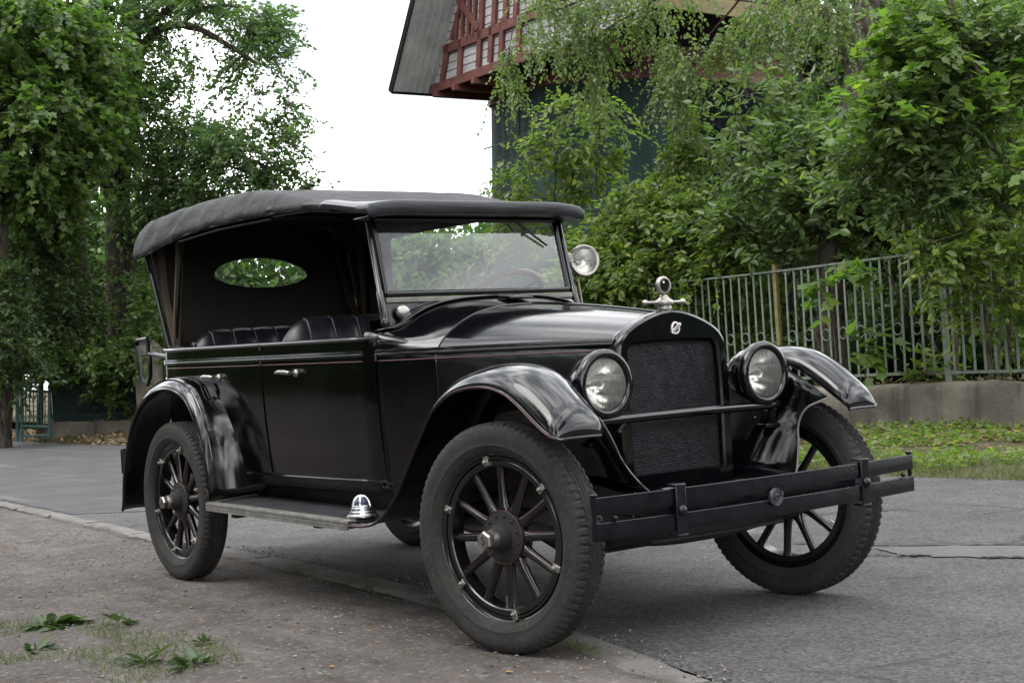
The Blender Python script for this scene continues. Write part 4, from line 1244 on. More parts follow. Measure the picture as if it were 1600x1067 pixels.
m = MB(); m.tube([sc_ - sa * .08 + Vector((0, 0, -.03)), (1.71, .575, 1.36), (1.745, .56, 1.26), (1.77, .545, 1.19)], .0045, 6); m.build('spot_cable', simple('cable_sheath', (.25, .22, .17), .7), sp_)
for s in (-1, 1):
    c = Vector((1.80, s * .445, 1.236)); ax = Vector((1, s * .12, .08)).normalized()
    m = MB(); m.lathe([(.012, -.05), (.026, -.035), (.031, -.015), (.032, 0)], c, ax, 20); cl_ = m.build('cowl_lamp', BLACK, car, smooth=60)
    m = MB(); m.lathe([(.0325, -.006), (.034, 0), (.031, .005)], c, ax, 24); m.lathe([(.031, .003), (.024, .011), (.012, .016), (0, .0175)], c, ax, 24); m.build('lamp_cover', NICKEL, cl_, smooth=50)

# ---------------------------------------------------------------- windscreen
def wsp(y, z): return Vector((1.775 - .235 * (z - 1.24), y - .012, z))
HWS = .486
fr_ = MB()
def rail_(a, b, r=.013): fr_.tube([a, b], r, 8)
zb_, zt_ = 1.315, 1.640
rail_(wsp(-HWS, zb_), wsp(HWS, zb_), .0125); rail_(wsp(-HWS, zt_), wsp(HWS, zt_), .014); rail_(wsp(-HWS, zb_), wsp(-HWS, zt_), .0125); rail_(wsp(HWS, zb_), wsp(HWS, zt_), .0125)
wf = fr_.build('windscreen_frame', BLACK, car, smooth=60)
m = MB(); q = [wsp(-HWS, zb_), wsp(HWS, zb_), wsp(HWS, zt_), wsp(-HWS, zt_)]; m.add(q, [(0, 1, 2, 3)]); m.build('windscreen_glass', GLASS, wf, smooth=0)
m = MB(); m.beam(wsp(-HWS - .01, 1.288) + Vector((.004, 0, 0)), wsp(HWS + .01, 1.288) + Vector((.004, 0, 0)), .016, .022); m.build('screen_sill', GREYWOOD, wf, smooth=0, bevel=.003)
m = MB(); m.add([wsp(-.5, 1.17), wsp(.5, 1.17), wsp(.5, 1.283), wsp(-.5, 1.283)], [(0, 1, 2, 3)]); m.build('screen_apron', BLACK, wf, smooth=0)
for s in (-1, 1):
    m = MB(); a, b = wsp(s * (HWS + .030), 1.185), wsp(s * (HWS + .026), 1.655)
    m.tube([a, a.lerp(b, .3), a.lerp(b, .31), b], [.017, .0165, .0125, .011], 10)
    st = m.build('screen_stanchion', BLACK, wf, smooth=50)
    m = MB(); k = a.lerp(b, .97); m.ball(k + Vector((.008, s * .012, 0)), .017, 10, 8); m.tube([k + Vector((0, -s * .02, .01)), k + Vector((.01, s * .035, -.004))], .007, 8); m.build('screen_knob', BLACK, st); m = MB(); m.ball(a.lerp(b, .015), .019, 10, 8, (1, 1, 1.5)); m.build('stanchion_foot', BLACK, st)
m = MB(); a = wsp(.235, 1.632) + Vector((.016, 0, 0))
m.tube([a, wsp(.275, 1.615) + Vector((.024, 0, 0)), wsp(.30, 1.59) + Vector((.02, 0, 0))], .0045, 6); m.tube([wsp(.255, 1.622) + Vector((.022, 0, 0)), wsp(.405, 1.52) + Vector((.014, 0, 0))], .0052, 6); m.tube([wsp(.30, 1.595) + Vector((.02, 0, 0)), wsp(.302, 1.575) + Vector((.02, 0, 0))], .006, 6)
m.tube([wsp(.225, 1.62) + Vector((-.012, 0, 0)), wsp(.27, 1.56) + Vector((-.012, 0, 0))], .004, 6)
m.build('wiper', SATIN, wf)

# ---------------------------------------------------------------- bumpers
def bxc(y): return 3.455 - .055 * (abs(y) / .78) ** 2.0
def bar(z0, z1, dx=0.0, hook=False):
    m = MB(); sec = []; ys = np.linspace(-.775, .775, 31)
    for y in ys:
        x = bxc(y) + dx; sec.append([(x, y, z0), (x + .001, y, z0 + .002), (x + .0022, y, (z0 + z1) / 2), (x + .001, y, z1 - .002), (x - .001, y, z1), (x - .010, y, z1), (x - .010, y, z0)])
    for sgn, lst in ((1, sec), (-1, sec)):
        pass
    m.loft(sec, closed=True, capa=True, capb=True)
    for s in (-1, 1):      # curled end
        m.tube([(bxc(.775) + dx - .012, s * .772, z0 + .001), (bxc(.775) + dx - .012, s * .772, z1 - .001)], .0115, 10)
    return m
bm = bar(.504, .559).build('front_bumper', SATIN, car, smooth=35)
bar(.422, .478, .001).build('bumper_bar', SATIN, bm, smooth=35)
m = MB(); sec = [[(bxc(y) - .035 - .02 * math.cos(y * 3.0), y, .47), (bxc(y) - .035 - .02 * math.cos(y * 3.0), y, .515), (bxc(y) - .043 - .02 * math.cos(y * 3.0), y, .515), (bxc(y) - .043 - .02 * math.cos(y * 3.0), y, .47)] for y in np.linspace(-.40, .40, 17)]
m.loft(sec, closed=True, capa=True, capb=True); m.build('bumper_backbar', SATIN, bm, smooth=35)
for s in (-1, 1):
    m = MB(); y = s * .452; x = bxc(y)
    m.box((x + .008, y, .488), (.008, .046, .170)); m.box((x - .012, y, .570), (.05, .046, .008)); m.box((x - .012, y, .407), (.05, .046, .008))
    cl_ = m.build('bumper_clamp', SATIN, bm, smooth=35, bevel=.004)
    m = MB(); m.ball((x + .013, y, .487), .0185, 14, 10, (.75, 1, 1)); m.build('clamp_bolt', SATIN, bm)
    m = MB(); m.beam((x - .03, y, .49), (3.2, s * .41, .50), .03, .05); m.build('bumper_arm', SATIN, bm, smooth=0)
    m = MB(); m.tube([(bxc(.775) - .012, s * .772, .42), (bxc(.775) - .012, s * .772, .56)], .0075, 8); m.ball((bxc(.775) - .012, s * .772, .566), .014, 10, 8, (1, 1, .6)); m.ball((bxc(.70) + .0, s * .705, .489), .009, 8, 6); m.build('end_bolt', SATIN, bm)
m = MB(); c = Vector((bxc(0) + .006, -.035, .487)); m.lathe([(0, .0085), (.0185, .0085), (.0205, .0105), (.0225, .0085), (.0265, .0085), (.0285, .0105), (.0305, .008), (.0305, 0)], c, (1, 0, 0), 32)
for k in range(7):
    t = k * .9; m.tube([c + Vector((.009, .013 * math.cos(t), .013 * math.sin(t))), c + Vector((.0105, .006 * math.cos(t + 1), .006 * math.sin(t + 1)))], .0024, 5)
m.build('bumper_medallion', simple('tarnished_medallion', (.075, .075, .085), .4, .7, .4, 120, .3, 300), bm, smooth=40)
m = MB(); m.lathe([(0, .004), (.022, .004), (.024, 0)], (bxc(0) - .045, .035, .488), (1, 0, 0), 20); m.build('mounting_washer', CHALK, bm, smooth=30)

m = MB(); sec = [[(-1.0 + .02 * abs(y), y, .575), (-1.0 + .02 * abs(y), y, .64), (-.99 + .02 * abs(y), y, .64), (-.99 + .02 * abs(y), y, .575)] for y in np.linspace(-.64, .64, 9)]
m.loft(sec, closed=True, capa=True, capb=True); rbm = m.build('rear_bumper', SATIN, car, smooth=30)
m = MB(); m.loft([[(p[0], p[1], p[2] - .085) for p in q] for q in sec], closed=True, capa=True, capb=True)
for s in (-1, 1): m.tube([(-.985, s * .635, .50), (-.985, s * .635, .635)], .014, 8)
m.build('bumper_bar', SATIN, rbm, smooth=30)
for s in (-1, 1):
    m = MB(); m.beam((-.99, s * .4, .56), (-.6, s * .4, .56), .03, .05); m.build('bumper_arm', SATIN, rbm, smooth=0)

# ---------------------------------------------------------------- canvas top
SH = [(-.70, 1.835), (-.5, 1.868), (-.25, 1.884), (.0, 1.889), (.31, 1.890), (.6, 1.882), (.81, 1.868), (1.05, 1.826), (1.31, 1.768), (1.5, 1.731), (1.68, 1.701), (1.80, 1.686)]
ED = [(-.70, 1.665), (-.56, 1.680), (-.445, 1.680), (-.28, 1.700), (-.05, 1.727), (.265, 1.742), (.64, 1.741), (1.01, 1.733), (1.2, 1.727), (1.36, 1.716), (1.5, 1.699), (1.66, 1.668), (1.80, 1.643)]
def ip(T, x): return float(np.interp(x, [a for a, _ in T], [b for _, b in T]))
def ips(T, x):      # slightly smoothed
    return sum(ip(T, x + d) for d in (-.09, -.045, 0, .045, .09)) / 5
rt = np.random.default_rng(21)
TY = -.022
def top_sec(x, inset=0.0, zdrop=0.0):
    sh, ed = ips(SH, x), ips(ED, x); k = smoothstep((x - .9) / .7)
    ye, ysh = lerp(.640, .572, k), lerp(.585, .548, k)
    sag = .010 * math.cos((x + .1) * 2 * math.pi / .62)          # canvas sags between the bows
    wob = .006 * math.sin(x * 23) + .004 * math.sin(x * 41)
    cr = lerp(.014, .000, k)
    half = [(ye + wob * (1 - k), ed + .006 * math.sin(x * 17) * (1 - k)), (ye + .004, ed + .02), (lerp(ye, ysh, .35) + .004 + wob * .5 * (1 - k), lerp(ed, sh, .45)), (lerp(ye, ysh, .72), lerp(ed, sh, .80)), (ysh - .015, sh - .004), (ysh - .06, sh + cr * .20 + sag * .3), (.40, sh + cr * .62 + sag), (.2, sh + cr * .92 + sag), (0, sh + cr + sag)]
    S = spline(half, 26)
    if x < 1.44:
        aa = np.arange(26.0); fl = (vnoise(aa * 0 + x * 7 + aa * .35, aa * .22, 1.0, 77) - .5) * .010 + (vnoise(aa * 0 + x * 19 - aa * .5, aa * .4, 1.0, 78) - .5) * .007
        ww = np.clip((13 - np.abs(aa - 7)) / 8, .25, 1) * (1 - smoothstep((x - 1.2) / .24)); S = S.copy(); S[:, 0] += fl * ww * (aa < 13); S[:, 1] += fl * ww * .6 * (aa > 4)
    L = [(x, -(p[0] - inset), p[1] - zdrop) for p in S]
    return [(p[0], p[1] + TY, p[2]) for p in L + [(p[0], -p[1], p[2]) for p in L[::-1][1:]]]
xs_t = np.linspace(-.575, 1.44, 110)
m = MB(); secs = [top_sec(x) for x in xs_t]
# rear end: turned down edge
s0 = secs[0]; secs = [[(p[0] - .008, p[1] * .985, p[2] - .05) for p in s0], [(p[0] - .014, p[1] * .99, p[2] - .02) for p in s0]] + secs
m.loft(secs); ct = m.build('canvas_top', CANVAS, car, smooth=60, solid=.006, soff=-1)
m = MB(); secs = [top_sec(x) for x in np.linspace(1.43, 1.79, 14)]
e = secs[-1]
for dx, dz, sc in ((.010, -.001, .999), (.016, -.005, .998), (.019, -.014, .997), (.019, -.040, .997), (.015, -.050, .997), (.0, -.051, .997), (-.10, -.050, .997)):
    lo = ips(ED, 1.8)
    secs.append([(e[k][0] + dx, e[k][1] * sc, max(p[2] + dz, lo - .006 + dz * .25)) for k, p in enumerate(e)])
m.loft([[(p[0], p[1] * 1.004, p[2] + .004) for p in s] for s in secs]); m.build('visor', VISOR, car, smooth=60, solid=.005, soff=-1)
m = MB(); m.loft([top_sec(x, .014, .014)[4:-4] for x in np.linspace(-.55, 1.74, 30)]); m.build('headlining', LINING, car, smooth=60)
for s in (-1, 1):
    m = MB(); m.tube([(x, TY + s * (lerp(.640, .572, smoothstep((x - .9) / .7)) - .002), ips(ED, x) + .002) for x in np.linspace(-.57, 1.5, 40)], .006, 6); m.build('canvas_hem', CANVAS, ct)
    m = MB(); m.tube([(1.68, s * .50, 1.668), (1.30, s * .585, 1.722), (.95, s * .60, 1.735)], .008, 7); m.tube([(.95, s * .60, 1.728), (.4, s * .61, 1.738), (-.1, s * .60, 1.73)], .010, 7); m.ball((.95, s * .60, 1.728), .016, 8, 6); m.ball((.72, s * .605, 1.733), .013, 8, 6); m.build('top_rail', SATIN, car)
    m = MB(); m.beam((-.155, s * .565, 1.735), (-.272, s * .585, 1.17), .020, .012, up=(0, 1, 0)); m.build('top_prop', BLACK, car, smooth=0, bevel=.002)
    m = MB(); m.tube([(-.34, s * .585, 1.178), (-.06, s * .628, 1.170)], .010, 8)
    for xx in (-.30, -.25, -.20): m.ball((xx, s * .60, 1.178), .015, 8, 6)
    m.build('prop_socket', GRIME, car)
    m = MB(); m.tube([(-.02, s * .60, 1.182), (.10, s * .64, 1.19), (.13, s * .65, 1.175)], .009, 7); m.build('grab_catch', SATIN, car)
    for pts in ([(-.50, .545, 1.80), (-.47, .55, 1.62), (-.43, .56, 1.48), (-.31, .575, 1.26), (-.25, .585, 1.17)], [(-.22, .545, 1.83), (-.235, .555, 1.60), (-.25, .57, 1.40), (-.26, .585, 1.18)]):
        m = MB(); P = spline(pts, 12)
        for a, b in zip(P[:-1], P[1:]): m.beam((a[0], s * a[1], a[2]), (b[0], s * b[1], b[2]), .016, .036, up=(0, 1, 0))
        m.build('top_bow', BOW, car, smooth=30)
for x in (-.22, .45, 1.1):
    m = MB(); S = top_sec(x, .02, .03)[6:-6]
    for a, b in zip(S[:-1:3], S[3::3]): m.beam(a, b, .036, .016)
    m.build('roof_bow', BOW, car, smooth=30)

# rear curtain with an oval window
def rear_pt(y, t):
    """t 0 at the body, 1 at the roof"""
    wv = lerp(.575, .60, t); yy = y * wv; bow = .05 * (1 - abs(y) ** 2.5)
    return Vector((lerp(-.335, -.525, t) - bow * .8, yy, lerp(1.150, 1.80 + .07 * (1 - abs(y) ** 2.2) * (1 if t > .9 else 1), t)))
oc, oa, ob = (.075, .605), .490, .125
m = MB(); N = 64; rings_ = []
for k, f in enumerate((0, .12, .35, .7, 1.0)):
    ring_ = []
    for i in range(N):
        th = 2 * math.pi * i / N; c_, s_ = math.cos(th), math.sin(th)
        ex, ey = oc[0] + oa * c_, oc[1] + ob * s_
        tx = (1 - oc[0]) / c_ if c_ > 1e-6 else ((-1 - oc[0]) / c_ if c_ < -1e-6 else 1e9)
        ca, sa_ = c_ * 1.0, s_ * .45
        tx = ((1 if ca > 0 else -1) - oc[0]) / ca if abs(ca) > 1e-6 else 1e9
        ty = ((1 if sa_ > 0 else 0) - oc[1]) / sa_ if abs(sa_) > 1e-6 else 1e9
        tt_ = min(tx, ty); ox, oy = oc[0] + ca * tt_, oc[1] + sa_ * tt_
        ring_.append(rear_pt(lerp(ex, ox, f), lerp(ey, oy, f)))
    rings_.append(ring_)
m.loft(rings_, closed=True); rc_ = m.build('rear_curtain', LINING, car, smooth=60, solid=.005)
m = MB(); vs = [rear_pt(oc[0] + oa * 1.02 * math.cos(t), oc[1] + ob * 1.02 * math.sin(t)) + Vector((-.004, 0, 0)) for t in np.linspace(0, 2 * math.pi, 49)[:-1]]
m.add(vs, [tuple(range(48))]); m.build('rear_window', CELLU, rc_, smooth=0)
m = MB(); m.tube([rear_pt(oc[0] + oa * math.cos(t), oc[1] + ob * math.sin(t)) for t in np.linspace(0, 2 * math.pi, 65)[:-1]], .0055, 6, closed=True); m.build('window_rim', SATIN, rc_)
for s in (-1, 1):
    m = MB(); e0, e1 = [rear_pt(s, t) for t in np.linspace(0, 1, 8)], []
    rows = []
    for t in np.linspace(0, 1, 8):
        p = rear_pt(s, t); q = Vector((lerp(-.30, -.53, t), s * lerp(.605, .615, t), lerp(1.155, 1.70, t))); rows.append([p + Vector((-.012, 0, 0)), p.lerp(q, .5) + Vector((-.012, s * .012, 0)), q])
    m.loft(rows); m.build('quarter_curtain', CANVAS, car, smooth=60, solid=.006)
    m = MB(); m.tube([r[2] for r in rows], .009, 7); m.build('curtain_binding', BLACK, car)

m = MB(); rows = [[(x, .600 + .012 * math.sin(x * 9), lerp(1.165, ips(ED, x) + .01, t)) for t in np.linspace(0, 1, 6)] for x in np.linspace(-.53, .02, 10)]
m.loft(rows); m.build('side_curtain', LINING, car, smooth=60, solid=.004)

# top rest bracket behind the body
for s in (-1, 1):
    m = MB(); c = Vector((-.80, s * .55, 1.12))
    loop = [(-.10, .095), (-.085, .125), (.055, .128), (.065, .10), (.06, .05), (.085, .02), (.075, -.08), (.03, -.125), (-.035, -.115), (-.06, -.075), (-.055, -.03), (-.075, .0), (-.085, .06)]
    m.tube([c + Vector((a, 0, b)) for a, b in loop], .0125, 7, closed=True)
    m.tube([c + Vector((.08, 0, .045)), (-.40, s * .55, 1.13)], .012, 8); m.build('top_rest', SATIN, car)

# ---------------------------------------------------------------- seats, steering wheel
def seat(x0, zt, wd, name, zb=.62, dep=.50):
    m = MB(); rows = []; N = 72
    for i in range(N + 1):
        y = lerp(-wd, wd, i / N); u = abs(y) / wd
        top_ = zt - .125 * max(0, (u - .72) / .28) ** 2.2 - .012 * u * u
        pl = .011 * abs(math.sin(math.pi * (i / N) * 9)) ** .55          # pleats
        rows.append([(x0 - .075, y, zb), (x0 - .075, y, top_ - .05), (x0 - .06, y, top_ - .012), (x0 - .03, y, top_ + pl * .5), (x0 + .005, y, top_ - .016 + pl * .5), (x0 + .030 + pl, y, top_ - .07), (x0 + .050 + pl, y, top_ - .16), (x0 + .07 + pl, y, top_ - .30), (x0 + .09 + pl, y, zb)])
    m.loft(rows, capa=True, capb=True); sb = m.build(name, LEATHER, car, smooth=70)
    m = MB()
    for k in range(1, 9):
        y = lerp(-wd, wd, k / 9); u = abs(y) / wd; top_ = zt - .125 * max(0, (u - .72) / .28) ** 2.2 - .012 * u * u
        m.tube([(x0 - .03, y, top_ + .003), (x0 + .008, y, top_ - .012), (x0 + .033, y, top_ - .07), (x0 + .053, y, top_ - .16), (x0 + .075, y, top_ - .30)], .004, 5)
    m.build('seat_piping', simple('worn_piping', (.045, .046, .05), .5), sb)
    m = MB(); m.box((x0 + .30, 0, .68), (.50, wd * 1.9, .16)); m.build('seat_cushion', LEATHER, car, bevel=.05, bseg=3)
seat(.96, 1.268, .585, 'front_seat'); seat(-.15, 1.265, .555, 'rear_seat')
m = MB(); c = Vector((1.42, .34, 1.285)); ax = Vector((-.62, 0, .78)).normalized(); e1 = Vector((0, 1, 0)); e2 = ax.cross(e1)
m.tube([c + (e1 * math.cos(t) + e2 * math.sin(t)) * .205 for t in np.linspace(0, 2 * math.pi, 41)[:-1]], .0145, 8, closed=True); sw = m.build('steering_wheel', WHEELWOOD, car)
m = MB()
for k in range(4): t = k * math.pi / 2 + .78; m.tube([c, c + (e1 * math.cos(t) + e2 * math.sin(t)) * .2], .007, 6)
m.tube([c, c - ax * .75], .02, 10); m.lathe([(0, .015), (.03, .012), (.035, 0)], c, ax, 16); m.build('steering_column', SATIN, sw)
m = MB(); m.box((1.68, 0, 1.13), (.03, 1.1, .16)); m.build('dashboard', BLACK, car, smooth=0)

# ================================================================== VEGETATION
def M_leaf(name, a, b, yellow=.15, rough=.42, transl=.38):
    m = NT(name); t = m.t
    ge = m.n('ShaderNodeNewGeometry')
    rnd = ge.outputs['Random Per Island']
    col = m.mix(rnd, a, b)
    r2 = m.math('FRACT', m.math('MULTIPLY', rnd, 17.31))
    col = m.mix(m.ramp(r2, [(1 - yellow, 0.0), (1.0, .75)]), col, (b[0] * 1.7, b[1] * 1.35, b[2] * .9))
    m.set(color=col, rough=rough, spec=.65)
    tl = m.n('ShaderNodeBsdfTranslucent'); m.l(m.mix(1.0, col, (1.25, 1.5, .65), 'MULTIPLY'), tl.inputs[0])
    mx = m.n('ShaderNodeMixShader'); mx.inputs[0].default_value = min(.55, transl + .08)
    m.l(m.b.outputs[0], mx.inputs[1]); m.l(tl.outputs[0], mx.inputs[2]); m.l(mx.outputs[0], m.o.inputs['Surface'])
    return m.m


LEAF = dict(
    poplar=M_leaf('poplar_leaf', (0.060, 0.116, 0.045), (0.126, 0.203, 0.081), .10, .34, .45),
    maple=M_leaf('maple_leaf', (0.081, 0.145, 0.030), (0.148, 0.226, 0.055), .2, .42, .48),
    maple2=M_leaf('dark_maple_leaf', (0.060, 0.114, 0.029), (0.130, 0.203, 0.059), .14, .36, .45),
    shrub=M_leaf('shrub_leaf', (0.075, 0.130, 0.026), (0.171, 0.233, 0.059), .2, .38, .45),
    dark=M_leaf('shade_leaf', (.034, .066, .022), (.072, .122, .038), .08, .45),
    birch=M_leaf('birch_leaf', (0.082, 0.138, 0.042), (0.177, 0.238, 0.092), .18, .38, .42),
    lilac=M_leaf('lilac_leaf', (0.066, 0.116, 0.036), (0.158, 0.221, 0.092), .16, .32, .42),
    weed=M_leaf('weed_leaf', (.030, .058, .020), (.065, .105, .040), .15, .5, .25),
    grass=M_leaf('grass_blade', (.048, .078, .020), (.105, .135, .045), .35, .55, .3),
    litter=M_leaf('fallen_leaf', (.085, .058, .036), (.20, .145, .095), .3, .8, .1),
)
OV = (np.array([(0, 0, 0), (.20, .22, .05), (.27, .48, .07), (.14, .80, .03), (0, 1, -.06), (-.14, .80, .03), (-.27, .48, .07), (-.20, .22, .05)], float), [(0, 1, 2, 3, 4), (0, 4, 5, 6, 7)])
OVL = (np.array([(0, 0, 0), (.33, .46, .07), (0, 1, -.05), (-.33, .46, .07)], float), [(0, 1, 2), (0, 2, 3)])
LONG = (np.array([(0, 0, 0), (.17, .25, .05), (.21, .5, .06), (.10, .8, .02), (0, 1, -.10), (-.10, .8, .02), (-.21, .5, .06), (-.17, .25, .05)], float), [(0, 1, 2, 3, 4), (0, 4, 5, 6, 7)])
_mp = [(0.0, 0.0), (.16, -.10), (.42, -.02), (.34, .14), (.60, .36), (.40, .42), (.42, .60), (.22, .56), (.14, .74), (0, 1.0), (-.14, .74), (-.22, .56), (-.42, .60), (-.40, .42), (-.60, .36), (-.34, .14), (-.42, -.02), (-.16, -.10)]
MAPLE = (np.array([(0, .35, -.03)] + [(x, y, .06 * abs(x) - .05 * max(0, y - .5)) for x, y in _mp], float), [(0, 1 + i, 1 + (i + 1) % len(_mp)) for i in range(len(_mp))])
BLADE = (np.array([(-.03, 0, 0), (.03, 0, 0), (.022, .5, .05), (0, 1, .22), (-.022, .5, .05)], float), [(0, 1, 2, 4), (4, 2, 3)])


def unit(v): return v / (np.linalg.norm(v, axis=-1, keepdims=True) + 1e-9)


def leaf_mesh(name, pos, axis, nrm, size, tmpl, mat, parent=None):
    T, faces = tmpl
    a = unit(axis); s = unit(np.cross(a, nrm)); n = np.cross(s, a)
    V = pos[:, None, :] + size[:, None, None] * (s[:, None, :] * T[None, :, 0:1] + a[:, None, :] * T[None, :, 1:2] + n[:, None, :] * T[None, :, 2:3])
    N, k = len(pos), len(T)
    if parent is not None: V = V - np.array(ORG[parent.name])[None, None, :]
    V = V.reshape(-1, 3)
    flat = np.concatenate([np.array(f) for f in faces]); lens = np.array([len(f) for f in faces])
    L = (flat[None, :] + (np.arange(N) * k)[:, None]).ravel().astype(np.int32)
    starts = np.concatenate([[0], np.cumsum(lens)[:-1]])
    S = (starts[None, :] + (np.arange(N) * len(flat))[:, None]).ravel().astype(np.int32)
    me = bpy.data.meshes.new(name); o = bpy.data.objects.new(name, me); COL.objects.link(o)
    me.vertices.add(len(V)); me.vertices.foreach_set('co', V.ravel().astype(np.float32))
    me.loops.add(len(L)); me.loops.foreach_set('vertex_index', L)
    me.polygons.add(len(S)); me.polygons.foreach_set('loop_start', S)
    me.update(calc_edges=True); me.materials.append(mat)
    if parent is not None: o.parent = parent; ORG[o.name] = ORG[parent.name].copy()
    return o


RTv, FWv, UPv = np.array(RT), np.array((FW.x, FW.y, 0.0)), np.array((0, 0, 1.0))


def grow(blobs, L=.45, per=14, leaf=.09, droop=.15, lift=.25, seed=0, shell=.45, flat=.7, jitter=.5, clump=1.0):
    """blobs: (u, v, depth, rx_px, ry_px, rz_m, sprays). Sprays of leaves spread through each blob's volume."""
    g = np.random.default_rng(seed); P, A, Nn, S, TW = [], [], [], [], []
    for (u, v, d, rx, ry, rz_m, ns) in blobs:
        c = np.array(at(u, v, d)); sx, sy = rx * d / 2252, ry * d / 2252
        dirs = unit(g.normal(size=(ns, 3))); f = g.random(ns) ** shell
        # gather the sprays round a few sub-centres so that clumps and gaps form
        nk = max(2, int(ns / 16)); sub = unit(g.normal(size=(nk, 3))) * (g.random((nk, 1)) ** .4); w = g.integers(0, nk, ns)
        loc = lerp(dirs * f[:, None], sub[w] + dirs * f[:, None] * .38, clump * .75)
        p = c + (loc[:, 0:1] * RTv * sx + loc[:, 1:2] * FWv * rz_m + loc[:, 2:3] * UPv * sy)
        outw = unit(loc[:, 0:1] * RTv * sx + loc[:, 1:2] * FWv * rz_m + loc[:, 2:3] * UPv * sy)
        d_ = unit(outw * .7 + g.normal(size=(ns, 3)) * .55 + np.array((0, 0, lift)))
        Ls = L * (.6 + .8 * g.random(ns))
        t = np.linspace(.12, 1, per)[None, :]
        dr = np.zeros((ns, per, 3)); dr[..., 2] = -droop * (t ** 2) * (Ls / L)[:, None] * L * 2
        q = p[:, None, :] + d_[:, None, :] * (t * Ls[:, None])[..., None] + dr + g.normal(size=(ns, per, 3)) * leaf * .25
        side = unit(np.cross(d_, np.array((0, 0, 1.0)) + g.normal(size=(ns, 3)) * .3))
        sg = np.where(np.arange(per) % 2 == 0, 1.0, -1.0)[None, :, None]
        ax = d_[:, None, :] * .65 + side[:, None, :] * sg * .8 + g.normal(size=(ns, per, 3)) * .3 + np.array((0, 0, -.18 - droop))
        nn = np.array((0, 0, flat)) + g.normal(size=(ns, per, 3)) * jitter + outw[:, None, :] * .25
        P.append(q.reshape(-1, 3)); A.append(ax.reshape(-1, 3)); Nn.append(nn.reshape(-1, 3)); S.append((leaf * (.55 + .65 * g.random(ns * per))))
        mid = p + d_ * (Ls * .5)[:, None] + np.array((0, 0, -1.0)) * (droop * .25 * Ls * 2)[:, None]; end = q[:, -1, :]
        TW.append(np.stack([p - d_ * .12, mid, end], 1))
    return np.concatenate(P), np.concatenate(A), np.concatenate(Nn), np.concatenate(S), np.concatenate(TW)


def twig_mesh(TW, r, mat, parent):
    """thin three-sided twigs"""
    N = len(TW); d = unit(TW[:, 2] - TW[:, 0]); s = unit(np.cross(d, np.array((.3, .2, 1.0)))); n = np.cross(s, d)
    V = np.zeros((N, 9, 3))
    for j in range(3):
        rr = r * (1 - .33 * j)
        for k in range(3):
            a = 2 * math.pi * k / 3; V[:, j * 3 + k] = TW[:, j] + (s * math.cos(a) + n * math.sin(a)) * rr
    F = np.array([(j * 3 + k, j * 3 + (k + 1) % 3, j * 3 + 3 + (k + 1) % 3, j * 3 + 3 + k) for j in range(2) for k in range(3)])
    L = (F[None] + (np.arange(N) * 9)[:, None, None]).reshape(-1).astype(np.int32)
    V = V.reshape(-1, 3) - np.array(ORG[parent.name])
    me = bpy.data.meshes.new('twigs'); o = bpy.data.objects.new('twigs', me); COL.objects.link(o)
    me.vertices.add(len(V)); me.vertices.foreach_set('co', V.ravel().astype(np.float32))
    me.loops.add(len(L)); me.loops.foreach_set('vertex_index', L)
    me.polygons.add(len(L) // 4); me.polygons.foreach_set('loop_start', np.arange(0, len(L), 4, dtype=np.int32))
    me.update(calc_edges=True); me.materials.append(mat); o.parent = parent
    return o


def branch(mb, pts, r0, r1, seed=0, n=8, wob=.04, m=14):
    g = np.random.default_rng(seed); S = spline([tuple(p) for p in pts], m)
    L = np.linalg.norm(S[-1] - S[0]); S[1:-1] += g.normal(0, wob * .15, (m - 2, 3)) * L * .3
    mb.tube([tuple(p) for p in S], [lerp(r0, r1, (i / (m - 1)) ** .8) * (1 + .06 * g.normal()) for i in range(m)], n)


def plant(name, cat, label, base, stems, blobs, leafkind, tmpl, leaf, group=None, barkmat=None, twr=.006, crown='crown', stemname='trunk', twigs=True, **kw):
    """stems: list of (points px (u,v,d), r0, r1)"""
    root = empty(name, base, label, cat, group)
    mb = MB()
    for i, (pts, r0, r1) in enumerate(stems): branch(mb, [at(*p) for p in pts], r0, r1, i + 3, 10 if r0 > .1 else 6, m=22 if r0 > .1 else 12)
    if stems: mb.build(stemname, barkmat or MT['bark'], root, smooth=60)
    P, A, N, S, TW = grow(blobs, leaf=leaf, **kw)
    leaf_mesh(crown, P, A, N, S, tmpl, LEAF[leafkind], root)
    if twigs: twig_mesh(TW, twr, MT['twig'], root)
    return root


def ground_at(u, v, d):
    p = at(u, v, d); return (p.x, p.y, 0.05)


